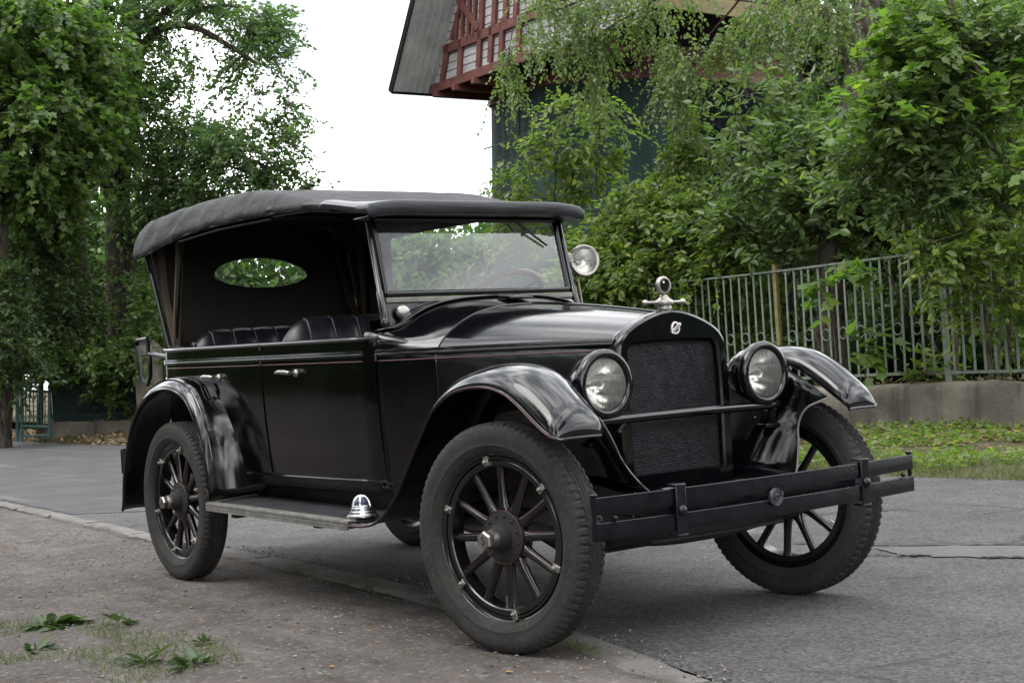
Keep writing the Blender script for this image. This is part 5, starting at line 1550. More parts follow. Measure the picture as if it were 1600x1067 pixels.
# ---------------------------------------------------------------- left-hand trees
plant('poplar_tree', 'tree', 'tall furrowed-trunk poplar whose crown stands open against the white sky behind the car', ground_at(190, 640, 29),
      [([(196, 690, 29), (190, 560, 29), (190, 430, 29), (183, 300, 29), (196, 190, 29.2), (210, 90, 29.5), (200, -30, 30), (190, -200, 30)], .40, .12),
       ([(214, 95, 29.4), (226, 70, 29.2), (246, 48, 29), (282, 39, 28.8), (330, 55, 28.5), (400, 100, 28.2)], .12, .03),
       ([(200, 400, 29), (240, 320, 28.6), (268, 272, 28.2), (300, 242, 28), (350, 236, 28), (420, 262, 28)], .10, .025),
       ([(250, 300, 28.4), (290, 268, 28), (345, 258, 28), (390, 270, 28)], .05, .02),
       ([(205, 60, 29.6), (270, 10, 29), (340, -30, 29), (420, -20, 29)], .10, .03),
       ([(282, 39, 28.8), (330, 10, 28.5), (400, 20, 28.4), (440, 80, 28.2)], .05, .015),
       ([(185, 330, 29), (140, 250, 28.5), (90, 190, 28)], .12, .04)],
      [(335, 18, 28.6, 60, 34, 1.2, 75), (400, 22, 28.4, 46, 34, 1.0, 75), (428, 95, 28.2, 30, 60, .8, 80), (375, 78, 28.5, 46, 24, .9, 48), (300, 8, 29, 60, 30, 1.2, 60), (445, 165, 28, 22, 36, .6, 26),
       (352, 122, 28.5, 34, 34, .8, 30), (256, 20, 29.4, 40, 34, 1.2, 34), (285, 128, 28.8, 20, 24, .7, 14), (245, 40, 29.6, 20, 30, 1, 14), (390, 150, 28.3, 24, 20, .5, 12),
       (258, 185, 29, 46, 46, 1.4, 110), (188, 70, 28.6, 34, 60, .9, 80), (205, 140, 28.6, 24, 40, .7, 40), (176, 240, 28.3, 26, 26, .6, 26), (222, 300, 28.2, 22, 30, .6, 24), (230, 120, 29.2, 26, 26, .8, 18), (205, 10, 29, 40, 44, 1, 80), (222, 185, 28.6, 34, 40, .9, 70), (232, 255, 28.4, 36, 46, .9, 80), (262, 85, 29, 30, 22, .8, 20), (195, 345, 28, 26, 24, .6, 24), (310, 90, 28.8, 22, 26, .7, 16), (305, 222, 28.4, 70, 44, 1.4, 165), (365, 245, 28, 64, 44, 1.2, 150), (418, 262, 27.8, 44, 30, 1.0, 85), (455, 288, 27.8, 26, 12, .5, 20), (388, 195, 28, 40, 20, .8, 30), (330, 300, 28, 90, 45, 1.4, 200),
       (432, 225, 28, 30, 22, .7, 34), (262, 290, 28.5, 56, 60, 1.4, 190), (268, 365, 28.3, 40, 50, 1.2, 100), (238, 430, 27.6, 18, 60, .8, 70), (150, -60, 29.5, 160, 60, 2.5, 260)],
      'poplar', OV, .108, seed=1, L=.55, per=17, droop=.12, twr=.007)
plant('maple_tree', 'tree', 'big leafy maple filling the top left corner, darker and denser than the poplar', ground_at(120, 640, 30.5),
      [([(118, 690, 30.5), (122, 560, 30.5), (118, 430, 30.5), (110, 330, 30.2), (85, 230, 29), (62, 150, 27.5), (50, 40, 26.5)], .42, .14),
       ([(112, 340, 30), (150, 250, 29), (165, 170, 28)], .16, .05), ([(62, 160, 27.5), (20, 210, 25.5), (-20, 260, 25)], .12, .04)],
      [(60, 50, 26, 120, 80, 2.2, 420), (50, 170, 25.5, 115, 80, 2.2, 440), (128, 105, 26.5, 50, 80, 1.6, 190), (45, 270, 25.5, 105, 60, 2.0, 330), (112, 210, 26.5, 44, 50, 1.2, 110), (10, 10, 27, 90, 80, 2, 180), (165, 20, 28, 34, 50, 1.2, 60), (-40, 180, 25.5, 60, 150, 2, 160), (40, 335, 26.5, 60, 40, 1.4, 80), (165, 160, 27.5, 16, 40, .8, 24), (120, 290, 26.5, 30, 26, .8, 36)],
      'maple2', MAPLE, .128, seed=2, L=.55, per=15, droop=.25, flat=.8, twr=.008)
for i, (lab, base, stems, blobs, lk, tm, lf, sd) in enumerate((
    ('dark elder thicket rising over the green bar fence at the left edge', (70, 690, 27.6), [([(60, 700, 27.8), (64, 600, 27.8), (50, 480, 27.6), (40, 420, 27.4)], .07, .02), ([(64, 600, 27.8), (100, 500, 27.6), (120, 430, 27.4)], .05, .015)],
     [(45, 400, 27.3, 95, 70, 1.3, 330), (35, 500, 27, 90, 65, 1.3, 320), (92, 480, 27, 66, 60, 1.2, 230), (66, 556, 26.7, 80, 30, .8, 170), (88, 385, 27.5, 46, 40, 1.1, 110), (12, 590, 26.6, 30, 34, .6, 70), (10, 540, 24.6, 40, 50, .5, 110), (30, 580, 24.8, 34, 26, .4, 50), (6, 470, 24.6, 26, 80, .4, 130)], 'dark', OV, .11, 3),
    ('bushy green shrub spilling over the fence towards the stone pillar', (190, 690, 27.2), [([(180, 700, 27.4), (178, 620, 27.4), (165, 540, 27.2), (160, 480, 27)], .05, .015), ([(178, 620, 27.4), (205, 540, 27), (215, 500, 26.8)], .04, .012)],
     [(165, 565, 26.6, 60, 36, .9, 150), (140, 500, 27, 34, 24, .6, 40), (232, 500, 26.8, 26, 46, .7, 80), (200, 550, 26.3, 40, 30, .6, 80), (120, 590, 26.3, 44, 18, .5, 26), (165, 625, 26.3, 34, 20, .4, 16), (235, 530, 27, 30, 50, .8, 80), (244, 590, 27.6, 20, 40, .8, 40)], 'maple2', OV, .13, 4),
)):
    plant('bush', 'bush', lab, ground_at(*base), stems, blobs, lk, tm, lf, seed=sd, L=.42, per=13, stemname='stems', crown='foliage')
t = empty('tree_trunk', ground_at(2, 690, 25.2), 'black shaded tree trunk standing at the extreme left edge by the gate', 'tree'); m = MB()
branch(m, [at(3, 700, 25.2), at(4, 600, 25.2), at(0, 480, 25.2), at(-6, 200, 25.2)],   .20, .15, 5); m.build('trunk', MT['bark'], t, smooth=60)

# ---------------------------------------------------------------- right-hand trees and shrubs
plant('sapling', 'sapling', 'slender young sapling with sparse yellowish leaves in front of the netted tower', ground_at(866, 640, 21),
      [([(872, 640, 21), (868, 480, 21), (864, 370, 21), (868, 270, 21), (880, 180, 21)], .035, .008), ([(866, 350, 21), (895, 270, 21), (935, 190, 21)], .015, .005), ([(866, 400, 21), (835, 340, 21), (790, 300, 21), (752, 284, 21)], .014, .004), ([(868, 420, 21), (910, 350, 21), (940, 320, 21)], .014, .004), ([(934, 330, 21), (932, 250, 21), (938, 180, 21)], .012, .004)],
      [(880, 178, 21, 36, 24, .5, 30), (935, 172, 21, 26, 24, .4, 20), (872, 225, 21, 56, 26, .6, 46), (930, 235, 21, 38, 26, .5, 30), (855, 268, 21, 60, 24, .6, 44), (845, 318, 21, 62, 22, .6, 40), (800, 300, 21, 34, 12, .4, 12), (915, 298, 21, 40, 24, .5, 26), (835, 360, 21, 55, 22, .6, 34), (756, 276, 21, 10, 12, .2, 4), (960, 200, 21, 16, 10, .3, 6)],
      'shrub', OV, .115, seed=11, L=.36, per=10, droop=.22, flat=.9, jitter=.4, twr=.004, barkmat=MT['twig'], clump=.8)
plant('birch_tree', 'tree', 'birch whose drooping small-leaved branches hang before the red timber gable', ground_at(1297, 620, 16.3),
      [([(1306, 640, 16.3), (1300, 540, 16.3), (1298, 440, 16.3), (1306, 330, 16.4), (1330, 180, 16.6), (1352, 30, 17), (1370, -140, 17.5)], .21, .12),
       ([(1340, 130, 16.8), (1260, -10, 17.5), (1100, -50, 18.2), (960, -20, 18.8), (860, 20, 19)], .08, .012), ([(1180, -30, 17.6), (1130, 30, 18), (1085, 80, 18.3)], .026, .006), ([(1080, -46, 18.2), (1010, 10, 18.6), (930, 60, 18.9), (922, 120, 19)], .026, .005), ([(960, -20, 18.8), (880, 0, 19), (810, 30, 19.2), (794, 90, 19.2)], .026, .004), ([(1000, -30, 18.7), (1010, 60, 18.6), (1002, 110, 18.6)], .012, .003)],
      [(850, 8, 19, 60, 26, .8, 54), (912, 40, 19, 40, 26, .7, 40), (822, 38, 19.1, 18, 28, .4, 18), (798, 70, 19.1, 15, 34, .3, 20), (790, 118, 19.1, 10, 24, .3, 10), (965, 12, 18.8, 60, 24, .8, 50), (1040, -2, 18.4, 70, 24, .9, 50), (870, 62, 19, 24, 18, .5, 18), (928, 84, 18.9, 18, 30, .4, 26), (930, 135, 18.9, 15, 26, .4, 20), (952, 60, 18.8, 20, 26, .5, 18),
       (1076, 92, 18.3, 42, 34, .7, 62), (1112, 88, 18, 30, 34, .5, 36), (1058, 128, 18.3, 34, 22, .5, 30), (1175, 6, 17.6, 50, 24, .8, 40), (1010, 40, 18.6, 14, 40, .4, 16), (1205, 36, 17.4, 26, 30, .5, 20), (900, -30, 18.9, 110, 26, 1.0, 70), (1240, -20, 17, 80, 30, 1.0, 60), (1300, 10, 16.8, 40, 36, .8, 50)],
      'birch', OVL, .060, seed=12, L=.36, per=24, droop=.55, lift=-.2, flat=.4, jitter=.6, twr=.003, clump=.9)
plant('dense_tree', 'tree', 'dark dense tree behind the shrubs on the right, its crown in deep shade', ground_at(1230, 620, 20),
      [([(1225, 640, 20), (1225, 480, 20), (1235, 330, 20), (1250, 150, 20), (1260, -60, 20)], .2, .08)],
      [(1320, 90, 19.5, 62, 80, 1.4, 190), (1390, 60, 19, 90, 90, 1.6, 260), (1300, 230, 19.5, 44, 70, 1.2, 100), (1262, 300, 19.5, 36, 50, 1, 60), (1330, 220, 19, 110, 90, 1.6, 300), (1430, 150, 19, 110, 120, 1.8, 300), (1300, 350, 18.5, 120, 60, 1.5, 260), (1450, 330, 18, 120, 90, 1.6, 300), (1570, 200, 18, 100, 160, 1.8, 320), (1560, 420, 17.5, 90, 90, 1.4, 240), (1180, 330, 19.5, 60, 50, 1.2, 110), (1650, 60, 18, 90, 150, 2, 160)],
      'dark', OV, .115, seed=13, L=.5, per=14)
plant('shrub', 'shrub', 'light green leafy shrub bank rising behind the bonnet and spotlight', ground_at(1030, 620, 18.8),
      [([(1000, 640, 18.8), (1000, 520, 18.8), (985, 420, 18.6), (950, 370, 18.4)], .03, .01), ([(1020, 640, 18.8), (1030, 500, 18.6), (1050, 400, 18.4), (1070, 330, 18.3)], .03, .01), ([(1100, 640, 18.5), (1105, 520, 18.4), (1120, 420, 18.2)], .03, .01)],
      [(925, 395, 18.6, 45, 50, .8, 110), (985, 345, 18.6, 50, 34, .8, 95), (1000, 410, 18.4, 65, 46, .9, 170), (1060, 345, 18.4, 55, 48, .9, 140), (1070, 410, 18.2, 70, 45, .9, 170), (1115, 375, 18, 60, 46, .9, 150), (950, 455, 18.6, 60, 34, .8, 110), (1150, 430, 17.8, 70, 40, .9, 150), (1040, 470, 18.2, 70, 34, .8, 130), (900, 440, 18.8, 40, 34, .7, 70), (985, 300, 18.7, 30, 22, .5, 30), (1010, 540, 19, 70, 46, .8, 90), (1110, 540, 18.6, 80, 50, .8, 100), (1190, 500, 18, 60, 60, .8, 90)],
      'shrub', OV, .105, seed=14, L=.36, per=13, droop=.16, twr=.004, stemname='stems', crown='foliage', barkmat=MT['twig'])
plant('creeper', 'creeper', 'leafy column of climbing growth between birch sprays and the light green shrub', ground_at(1070, 620, 19.3),
      [([(1070, 640, 19.3), (1066, 420, 19.3), (1062, 250, 19.2), (1060, 140, 19)], .03, .01)],
      [(1062, 200, 19, 30, 36, .5, 60), (1070, 255, 19, 38, 40, .5, 80), (1050, 300, 18.9, 44, 34, .6, 80), (1105, 300, 18.9, 34, 28, .5, 40)],
      'shrub', OV, .085, seed=15, L=.3, per=14, droop=.4, lift=-.05, stemname='stems', crown='foliage', barkmat=MT['twig'], twr=.003)
plant('lilac_shrub', 'shrub', 'tall shrub with long upright leafy shoots reaching left across the dark tower', ground_at(1260, 620, 16.90),
      [([(1262, 640, 16.90), (1255, 480, 16.90), (1230, 340, 16.70), (1190, 240, 16.60), (1155, 190, 16.60)], .03, .008), ([(1270, 640, 16.90), (1290, 460, 16.70), (1280, 320, 16.50), (1260, 200, 16.50)], .03, .008), ([(1230, 340, 16.70), (1170, 300, 16.60), (1125, 270, 16.60), (1108, 225, 16.60)], .012, .004)],
      [(1170, 145, 16.60, 26, 18, .4, 9), (1138, 205, 16.60, 28, 16, .4, 9), (1240, 165, 16.60, 38, 34, .6, 42), (1222, 235, 16.60, 44, 30, .6, 46), (1255, 250, 16.50, 70, 46, .8, 110), (1135, 255, 16.60, 26, 16, .4, 10), (1300, 245, 16.30, 60, 46, .8, 100), (1345, 285, 16.10, 60, 34, .7, 80), (1240, 310, 16.60, 66, 40, .8, 100), (1310, 330, 16.20, 66, 40, .8, 90), (1230, 380, 16.70, 60, 40, .8, 80), (1170, 350, 16.80, 46, 30, .6, 40), (1300, 400, 16.30, 60, 40, .7, 60), (1390, 240, 16.00, 30, 24, .4, 26)],
      'lilac', LONG, .135, seed=16, L=.42, per=11, droop=.02, lift=.55, flat=.5, jitter=.55, twr=.004, stemname='stems', crown='foliage', barkmat=MT['twig'])
plant('maple_tree', 'tree', 'bright yellow-green young maple with broad lobed leaves in the top right corner', ground_at(1640, 640, 14.2),
      [([(1645, 660, 14.2), (1635, 500, 14.2), (1610, 330, 14), (1560, 180, 13.8), (1500, 60, 13.7), (1470, -60, 13.7)], .07, .03), ([(1620, 390, 14), (1540, 300, 13.6), (1460, 278, 13.4), (1440, 282, 13.4)], .02, .007), ([(1590, 260, 13.9), (1500, 200, 13.5), (1400, 160, 13.3)], .025, .007), ([(1540, 130, 13.8), (1450, 90, 13.5), (1390, 70, 13.4)], .025, .007)],
      [(1392, 58, 13.4, 40, 24, .5, 26), (1385, 118, 13.3, 38, 24, .5, 30), (1440, 92, 13.6, 50, 34, .6, 36), (1400, 160, 13.3, 40, 22, .5, 28), (1380, 190, 13.3, 30, 14, .4, 12), (1480, 150, 13.7, 56, 40, .7, 44), (1560, 110, 13.7, 50, 50, .7, 44), (1350, 168, 13.5, 20, 12, .4, 8), (1575, 270, 13.3, 46, 26, .6, 34), (1500, 40, 13.8, 60, 34, .6, 40), (1440, 10, 13.6, 40, 20, .5, 20)],
      'maple', MAPLE, .108, seed=17, L=.34, per=8, droop=.2, lift=.2, flat=1.1, jitter=.35, twr=.004, barkmat=MT['twig'])
plant('shrub', 'shrub', 'tall light green shrub with glossy pointed leaves among the bright maple leaves', ground_at(1560, 620, 14.6),
      [([(1550, 640, 14.6), (1540, 480, 14.6), (1500, 330, 14.4), (1470, 200, 14.2), (1440, 60, 14)], .03, .008), ([(1570, 640, 14.6), (1580, 420, 14.5), (1560, 250, 14.3), (1520, 80, 14.1)], .03, .008), ([(1500, 330, 14.4), (1440, 280, 14), (1380, 278, 13.8), (1340, 300, 13.8)], .012, .004), ([(1545, 440, 14.5), (1500, 350, 14), (1440, 380, 13.8), (1380, 420, 13.8)], .012, .004)],
      [(1410, 20, 14, 30, 24, .5, 26), (1450, 55, 14, 44, 36, .6, 56), (1520, 30, 14, 60, 36, .7, 80), (1590, 60, 14, 50, 60, .7, 80), (1425, 120, 14, 44, 30, .6, 50), (1500, 110, 14.1, 60, 44, .7, 90), (1570, 170, 14, 50, 50, .7, 80), (1440, 190, 13.8, 60, 30, .6, 74), (1390, 220, 13.7, 40, 24, .5, 40), (1510, 210, 13.9, 60, 40, .7, 90), (1350, 270, 13.9, 46, 24, .5, 50), (1425, 260, 13.8, 56, 30, .6, 70), (1300, 285, 14.2, 36, 20, .4, 26), (1520, 285, 13.9, 56, 34, .6, 70), (1590, 330, 13.8, 40, 50, .6, 60), (1470, 320, 13.9, 50, 26, .6, 50), (1400, 320, 13.9, 40, 20, .5, 30)],
      'lilac', LONG, .115, seed=19, L=.34, per=11, droop=.06, lift=.4, flat=.6, jitter=.5, twr=.004, stemname='stems', crown='foliage', barkmat=MT['twig'])
plant('creeper', 'creeper', 'leafy sprays spilling forward over the top of the railing fence at the right edge', ground_at(1540, 620, 13.9),
      [([(1600, 500, 13.8), (1560, 430, 13.7), (1500, 400, 13.6), (1440, 395, 13.7)], .014, .005), ([(1610, 420, 13.8), (1560, 352, 13.5), (1480, 372, 13.4), (1420, 388, 13.5)], .012, .004)],
      [(1450, 400, 13.6, 36, 24, .35, 20), (1500, 400, 13.6, 44, 30, .4, 35), (1560, 400, 13.5, 44, 36, .4, 44), (1510, 440, 13.6, 36, 26, .35, 11), (1575, 455, 13.5, 34, 36, .35, 16), (1480, 470, 13.7, 24, 22, .25, 5), (1540, 490, 13.6, 26, 20, .3, 6), (1590, 380, 13.4, 40, 50, .4, 32)],
      'shrub', OV, .105, seed=20, L=.3, per=11, droop=.2, twr=.004, stemname='stems', crown='foliage', barkmat=MT['twig'])
plant('shrub', 'shrub', 'mid-green rounded shrub hanging over the right end of the railing fence', ground_at(1500, 620, 15.2),
      [([(1500, 640, 15.2), (1490, 500, 15.2), (1460, 380, 15)], .03, .01), ([(1560, 640, 15), (1560, 480, 15), (1540, 360, 14.8), (1490, 340, 14.6), (1420, 385, 14.5)], .022, .007), ([(1500, 600, 15.2), (1400, 450, 15), (1370, 380, 14.9)], .02, .007)],
      [(1390, 300, 16.15, 50, 34, .6, 60), (1455, 305, 15.95, 60, 34, .6, 80), (1400, 365, 16.15, 60, 34, .6, 80), (1470, 370, 15.85, 66, 40, .6, 100), (1540, 350, 15.75, 60, 40, .6, 90), (1580, 400, 15.65, 50, 50, .6, 80), (1510, 425, 15.75, 60, 36, .6, 80), (1440, 430, 16.05, 46, 26, .5, 40), (1350, 360, 16.45, 46, 34, .6, 44), (1545, 480, 15.95, 50, 36, .5, 40), (1470, 500, 16.45, 46, 40, .5, 24), (1590, 550, 16.15, 40, 40, .5, 20), (1450, 580, 14.5, 40, 10, .2, 14)],
      'shrub', OV, .105, seed=18, L=.34, per=11, droop=.12, twr=.004, stemname='stems', crown='foliage', barkmat=MT['twig'])
for lab, b, bl, sd in (('bright maple seedling pushing broad leaves through the railing fence beside the far headlamp', (1310, 600, 14.9), [(1298, 462, 14.75, 22, 16, .15, 7), (1325, 440, 14.75, 22, 18, .2, 7)], 31),
                       ('small bright maple shoot growing against the railing above the far fender', (1352, 600, 14.7), [(1352, 540, 14.5, 18, 22, .15, 7), (1346, 575, 14.5, 12, 14, .12, 3)], 32),
                       ('bright lobed maple leaves lying over the low wall at the right edge', (1575, 600, 14), [(1580, 505, 13.9, 26, 12, .2, 7), (1592, 470, 13.9, 18, 10, .2, 4)], 33)):
    u, v, d = b
    plant('maple_seedling', 'seedling', lab, ground_at(*b), [([(u, v, d), (bl[0][0], bl[0][1], bl[0][2])], .009, .004)], bl, 'maple', MAPLE, .15, twigs=False, seed=sd, L=.2, per=5, droop=.2, flat=1.0, jitter=.4, barkmat=MT['twig'], stemname='stem', crown='foliage', twr=.003, clump=.4)


# ---------------------------------------------------------------- masses of far trees
def woods(name, label, blobs, seed, leaf=.32, per=12):
    g = np.random.default_rng(seed); P, A, N, S = [], [], [], []
    for (x, y, z, rx, ry, rz_, ns) in blobs:
        d = unit(g.normal(size=(ns, 3))) * (g.random((ns, 1)) ** .35); nk = max(3, ns // 22); sub = unit(g.normal(size=(nk, 3))) * (g.random((nk, 1)) ** .3)
        loc = sub[g.integers(0, nk, ns)] * .8 + d * .35
        p = np.array((x, y, z)) + loc * np.array((rx, ry, rz_)); q = (p[:, None] + g.normal(size=(ns, per, 3)) * leaf * 1.5).reshape(-1, 3)
        P.append(q); A.append(g.normal(size=q.shape) + np.array((0, 0, -.3))); N.append(g.normal(size=q.shape) * .6 + np.array((0, 0, .7))); S.append(leaf * (.6 + .7 * g.random(len(q))))
    o = leaf_mesh(name, np.concatenate(P), np.concatenate(A), np.concatenate(N), np.concatenate(S), OVL, LEAF['dark' if name != 'far_woods' else 'poplar'])
    return tag(o, label, 'woods', kind='stuff')


low = []
fb = []
for u, v, d, rx, ry, n_ in ((0, 520, 40, 200, 150, 330), (230, 540, 42, 180, 110, 300), (420, 490, 40, 150, 135, 700), (600, 465, 40, 130, 130, 760), (740, 460, 40, 120, 128, 760), (880, 520, 38, 120, 100, 260), (1100, 520, 33, 150, 120, 260), (1350, 420, 33, 200, 230, 420), (1600, 380, 32, 200, 260, 420), (-200, 480, 40, 200, 200, 260), (1850, 380, 32, 200, 260, 300), (60, 330, 38, 150, 150, 260), (160, 400, 38, 60, 90, 700), (150, 500, 38, 70, 60, 300), (245, 430, 37, 60, 110, 200), (1600, 120, 30, 130, 140, 260), (1330, 120, 32, 80, 120, 220), (1250, 250, 36, 120, 120, 160)):
    p = at(u, v, d); k = d / 2252; fb.append((p.x, p.y, p.z, rx * k, 2.5, ry * k, n_))
for u in range(930, 1720, 50):
    p = at(u, 552 + 14 * math.sin(u), 22.5 - (u - 930) * .006); low.append((p.x, p.y, p.z, .75, .8, .85, 80)); p = at(u + 25, 510, 24.5); low.append((p.x, p.y, p.z, .8, .5, .6, 40)); p = at(u + 10, 462, 25.0); low.append((p.x, p.y, p.z, .8, .5, .55, 44))
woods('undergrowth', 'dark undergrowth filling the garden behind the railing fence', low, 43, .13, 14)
for u in range(380, 930, 36):
    p = at(u, 560, 34); fb.append((p.x, p.y, .7, .9, .9, 1.1, 90))
woods('far_woods', 'dark far trees closing the view behind the fences', fb, 41, .26)
nb = [(-44, -12, 5, 4, 3, 5, 300), (-54, -10, 5, 4, 4, 5, 300), (-64, -6, 5.5, 4, 5, 5.5, 300), (-68, 0, 5.5, 4, 4, 5.5, 300), (1.5, -9.5, 9.2, 2.6, 2.2, 1.9, 190), (8.5, -9.0, 8.6, 2.4, 2.2, 1.8, 170), (13.5, -4.5, 8.4, 2.6, 2.6, 1.9, 190), (14, 3, 9.0, 2.6, 2.6, 2.2, 190)]  # street-end trees and overhead crowns, out of view, added to darken and dapple reflections
g2 = np.random.default_rng(44)
for x in np.arange(-34, 12, 4.2):
    h = 4.2 + 1.8 * g2.random(); nb.append((x, -12.5 + g2.normal(0, 1), h, 2.9, 2.2, h, 260))
for k in range(8):
    a = R_(lerp(2, 62, k / 7)); dd = 27 + g2.normal(0, 2); h = 3.4 + 1.8 * g2.random(); nb.append((6.9 + dd * math.cos(a), -3.6 + dd * math.sin(a), h, 3.0, 3.0, h, 240))
for x in np.arange(-66, 14, 2.6): nb.append((x, -11.3 + g2.normal(0, .3), 1.1, 1.7, .9, 1.5, 130))  # unseen low hedge, added to close the bright sky gap in the reflections
for y in np.arange(-11, 4.0, 2.6): nb.append((-67, y, 1.3, 1.2, 1.8, 1.6, 110))
for k in range(22):
    a = R_(lerp(-2, 66, k / 21)); nb.append((6.9 + 25 * math.cos(a), -3.6 + 25 * math.sin(a), 1.1, 1.4, 1.4, 1.5, 110))
woods('opposite_woods', 'trees across the street mirrored in the black paint and windscreen', nb, 42, .34)  # includes unseen crowns, street-end trees and low hedge added for the reflections


# ---------------------------------------------------------------- ground cover, litter, stones, weeds
def scatter(name, label, n, fx, size, tmpl, mat, seed, up=.5, axz=.1, nz=.5):
    g = np.random.default_rng(seed); p = fx(g, n); n = len(p)
    a = g.normal(size=(n, 3)); a[:, 2] = axz + .25 * g.normal(size=n)
    nn = g.normal(size=(n, 3)) * nz + np.array((0, 0, up * 2))
    o = leaf_mesh(name, p, a, nn, size * (.5 + g.random(n)), tmpl, mat); return tag(o, label, name.replace('_', ' '), kind='stuff')


def verge_z(x, y):
    f = 4.60 + np.interp(x, [-70, -20, -12, -4, 40], [1.5, .35, .25, 0, 0])
    return .035 * np.clip((y - f) / .5, 0, 1) + .05 * np.clip((y - f) / 3, 0, 1) + .05 * (vnoise(x, y, 1.6, 6) - .5) * np.clip((y - f) / .5, 0, 1) - .012, f


def on_verge(x0, x1, lo=0.0, hi=1.0, bias=1.0, h=.05, dens=None):
    def fx(g, n):
        x = g.uniform(x0, x1, n); _, f = verge_z(x, x * 0 + 5); t = lo + (hi - lo) * g.random(n) ** bias; y = f + (wall_y(x) - .02 - f) * t
        if dens is not None:
            k = vnoise(x, y, 1.3, 33) + .5 * vnoise(x, y, 4, 34); keep = k > dens; x, y = x[keep], y[keep]
        z, _ = verge_z(x, y); return np.stack([x, y, z + g.random(len(x)) ** 1.5 * h], 1)
    return fx


scatter('ground_cover', 'green creeping ground cover on the verge below the low wall', 34000, on_verge(-9, 5, .06, .97, 1.0, .08, .60), .048, OVL, LEAF['shrub'], 51, .6, .15, .55)
scatter('grass', 'short bright grass along the verge edge', 15000, on_verge(-12, 5, .0, .22, 1.3, .0), .075, BLADE, LEAF['grass'], 52, 0, 1.6, 1)
scatter('grass', 'thin grass and seedlings along the left verge', 4000, on_verge(-24, -12, .0, .9, 1, .0, .75), .10, BLADE, LEAF['grass'], 53, 0, 1.6, 1)
scatter('leaf_litter', 'dry brown leaf litter heaped on the left verge', 14000, on_verge(-26, -8, .05, .98, 1.0, .06), .085, OVL, LEAF['litter'], 54, .7, 0, .6)
scatter('leaf_litter', 'dry brown leaves strewn below the low wall', 5200, on_verge(-8, 5, .3, 1.0, .6, .03), .07, OVL, LEAF['litter'], 55, .8, 0, .6)


def near_dirt(g, n):
    x = g.uniform(-3.5, 3.6, n); y = kerb_y(x) - .13 - 2.6 * g.random(n)
    return x, y


def dirt_z(x, y):
    Z = .030 * (vnoise(x, y, 1.1, 1) - .5) + .014 * (vnoise(x, y, 4.5, 2) - .5) + .008 * (vnoise(x, y, 13, 3) - .5) + .006 * (vnoise(x, y, 31, 9) - .5)
    e = kerb_y(x) - .112 - y; Z = Z * np.clip(e / .5, .25, 1) - .010 * (1 - np.clip(e / .10, 0, 1))
    for (wx, wy) in ((0, -.70), (2.857, -.70)): Z = Z * np.clip(np.hypot(x - wx, y - wy) / .5 - .25, 0, 1)
    return Z + .001


g = np.random.default_rng(61); x, y = near_dirt(g, 7500); z = dirt_z(x, y); n = len(x)
oct_ = np.array([(1, 0, 0), (-1, 0, 0), (0, 1, 0), (0, -1, 0), (0, 0, 1), (0, 0, -1)], float); ofs = [(0, 2, 4), (2, 1, 4), (1, 3, 4), (3, 0, 4), (2, 0, 5), (1, 2, 5), (3, 1, 5), (0, 3, 5)]
sz = .0028 + .0085 * g.random(n) ** 7
mb_v = (np.stack([x, y, z + sz * .25], 1)[:, None, :] + oct_[None] * sz[:, None, None] * (.6 + .7 * g.random((n, 6, 1))) * np.array((1.2, 1, .7))).reshape(-1, 3)
m = MB(); m.v = [tuple(p) for p in mb_v]; m.f = [tuple(6 * i + k for k in f) for i in range(n) for f in ofs]
mg = NT('pebble_stone'); ge = mg.n('ShaderNodeNewGeometry'); mg.set(color=mg.mix(ge.outputs['Random Per Island'], (.07, .062, .054), (.24, .22, .20)), rough=.9)
tag(m.build('gravel', mg.m, smooth=0), 'loose small pebbles on the dirt pavement', 'gravel', kind='stuff')


def weedy(g, n):
    x = g.uniform(.1, 2.6, n * 4); y = g.uniform(-2.6, -1.15, n * 4); lim = -1.55 + .25 * vnoise(x, y, 1.7, 71)
    keep = (y < lim) & (vnoise(x, y, 3.3, 72) > .52); x, y = x[keep][:n], y[keep][:n]; return np.stack([x, y, dirt_z(x, y)], 1)


scatter('grass', 'sparse short grass tufts in the dirt at the lower left', 4200, weedy, .036, BLADE, LEAF['grass'], 73, 0, 1.3, 1)


def kerb_grass(g, n):
    c = g.choice([.35, .5, .95, 1.15, 3.05, 3.02], n); x = c + g.normal(0, .06, n); y = kerb_y(x) - .13 + g.normal(0, .015, n); return np.stack([x, y, x * 0 + .0], 1)


scatter('grass', 'tiny grass blades along the kerb joints under the car', 520, kerb_grass, .035, BLADE, LEAF['grass'], 74, 0, 1.5, 1)


def rosette(x, y, n, size, label, seed, tm=OV, rise=.35):
    rise *= .75
    g = np.random.default_rng(seed); z = float(dirt_z(np.array([x]), np.array([y]))[0]); root = empty('weed', (x, y, z), label, 'weed', 'weeds in the dirt at the lower left')
    th = np.arange(n) * 2.4 + g.normal(0, .7, n); k = g.integers(0, 4, n); off = g.normal(0, size * .42, (4, 2)); off[0] = 0
    a = np.stack([np.cos(th), np.sin(th), rise * (.1 + 2.2 * g.random(n) ** 2)], 1); p = np.array((x, y, z + .004)) + a * .012 + g.normal(0, .012, (n, 3)) * np.array((1, 1, 0)); p[:, :2] += off[k]
    nn = np.stack([-np.cos(th) * .4, -np.sin(th) * .4, np.ones(n)], 1) + g.normal(0, .3, (n, 3))
    leaf_mesh('foliage', p, a, nn, size * (.3 + .8 * g.random(n)), tm, LEAF['weed'], root)
    m = MB(); m.tube([(x, y, z - .01), (x, y, z + .03)], [.004, .003], 5); m.build('stem', MT['twig'], root)


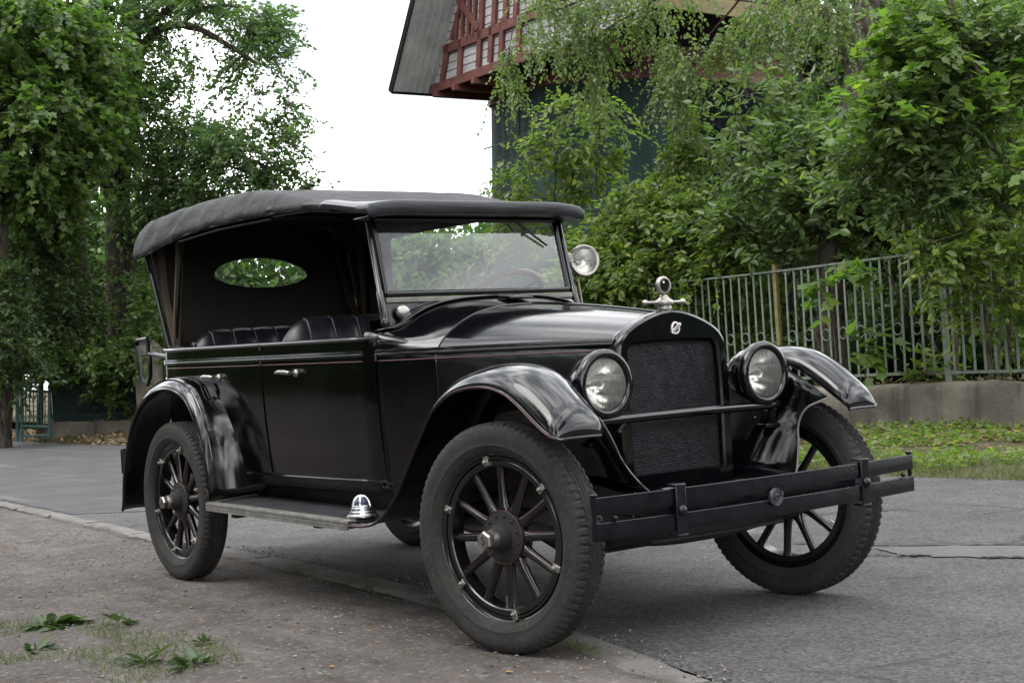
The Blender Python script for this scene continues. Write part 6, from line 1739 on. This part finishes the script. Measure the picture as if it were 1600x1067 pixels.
rosette(.72, -1.66, 44, .115, 'largest broad-leaved weed clump at the left edge of the dirt', 81)
rosette(1.0, -1.40, 9, .08, 'lone upright weed on bare dirt below the rear wheel', 82, OV, .8)
rosette(1.98, -1.72, 20, .085, 'long-leaved weed beside the bottom edge, left of its neighbour', 83, LONG, .5)
rosette(2.17, -1.62, 18, .085, 'narrow-leaved weed at the bottom edge nearest the front wheel', 84, LONG, .4)
rosette(1.80, -1.42, 9, .055, 'small flat weed with a few round leaves on open dirt', 85, OV, .3)
rosette(1.25, -1.88, 18, .07, 'short weed among the grass tufts by the corner', 86, OV, .5)
for i, (x, y, lab) in enumerate(((2.55, -1.30, 'small yellow fallen leaf on open dirt, farther from the front wheel'), (3.1, -.95, 'small yellow fallen leaf right beside the near front wheel'))):
    z = float(dirt_z(np.array([x]), np.array([y]))[0]) + .006
    o = leaf_mesh('fallen_leaf', np.array([(x, y, z)]), np.array([(.8, .5, .05)]), np.array([(.1, 0, 1.0)]), np.array([.03]), OV, simple('yellow_leaf', (.30, .19, .04), .6)); tag(o, lab, 'leaf')

g = np.random.default_rng(91); n = 900; x = g.uniform(-9, 4, n); y = wall_y(x) + .05 + .2 * g.random(n); keep = vnoise(x, y * 0, 1.4, 92) > .5; x, y = x[keep], y[keep]
a = g.normal(size=(len(x), 3)); a[:, 2] = .5
tag(leaf_mesh('leaf_litter', np.stack([x, y, x * 0 + .505 + .02 * g.random(len(x))], 1), a, np.tile(np.array((0, 0, 1.0)), (len(x), 1)) + g.normal(size=(len(x), 3)) * .4, .05 * (.5 + g.random(len(x))), OVL, LEAF['litter']), 'dead leaves and moss lying on the low wall top', 'leaf litter', kind='stuff')

def near_litter(g, n):
    x = g.uniform(-3, 3.4, n); y = kerb_y(x) - .14 - 2.4 * g.random(n) ** 1.2; return np.stack([x, y, dirt_z(x, y) + .003], 1)
scatter('leaf_litter', 'tiny dry leaf and twig scraps on the dirt pavement', 1500, near_litter, .016, OVL, LEAF['litter'], 95, .8, 0, .6)
g = np.random.default_rng(96); n = 2600; x = g.uniform(-3, 3.9, n); y = kerb_y(x) + g.normal(-.02, .09, n); sz = .0025 + .006 * g.random(n) ** 5
V = (np.stack([x, y, .008 + 0 * x], 1)[:, None, :] + oct_[None] * sz[:, None, None] * (.6 + .7 * g.random((n, 6, 1)))).reshape(-1, 3)
m = MB(); m.v = [tuple(p) for p in V]; m.f = [tuple(6 * i + k for k in f) for i in range(n) for f in ofs]
tag(m.build('gravel', mg.m, smooth=0), 'grit gathered along the kerb', 'gravel', kind='stuff')
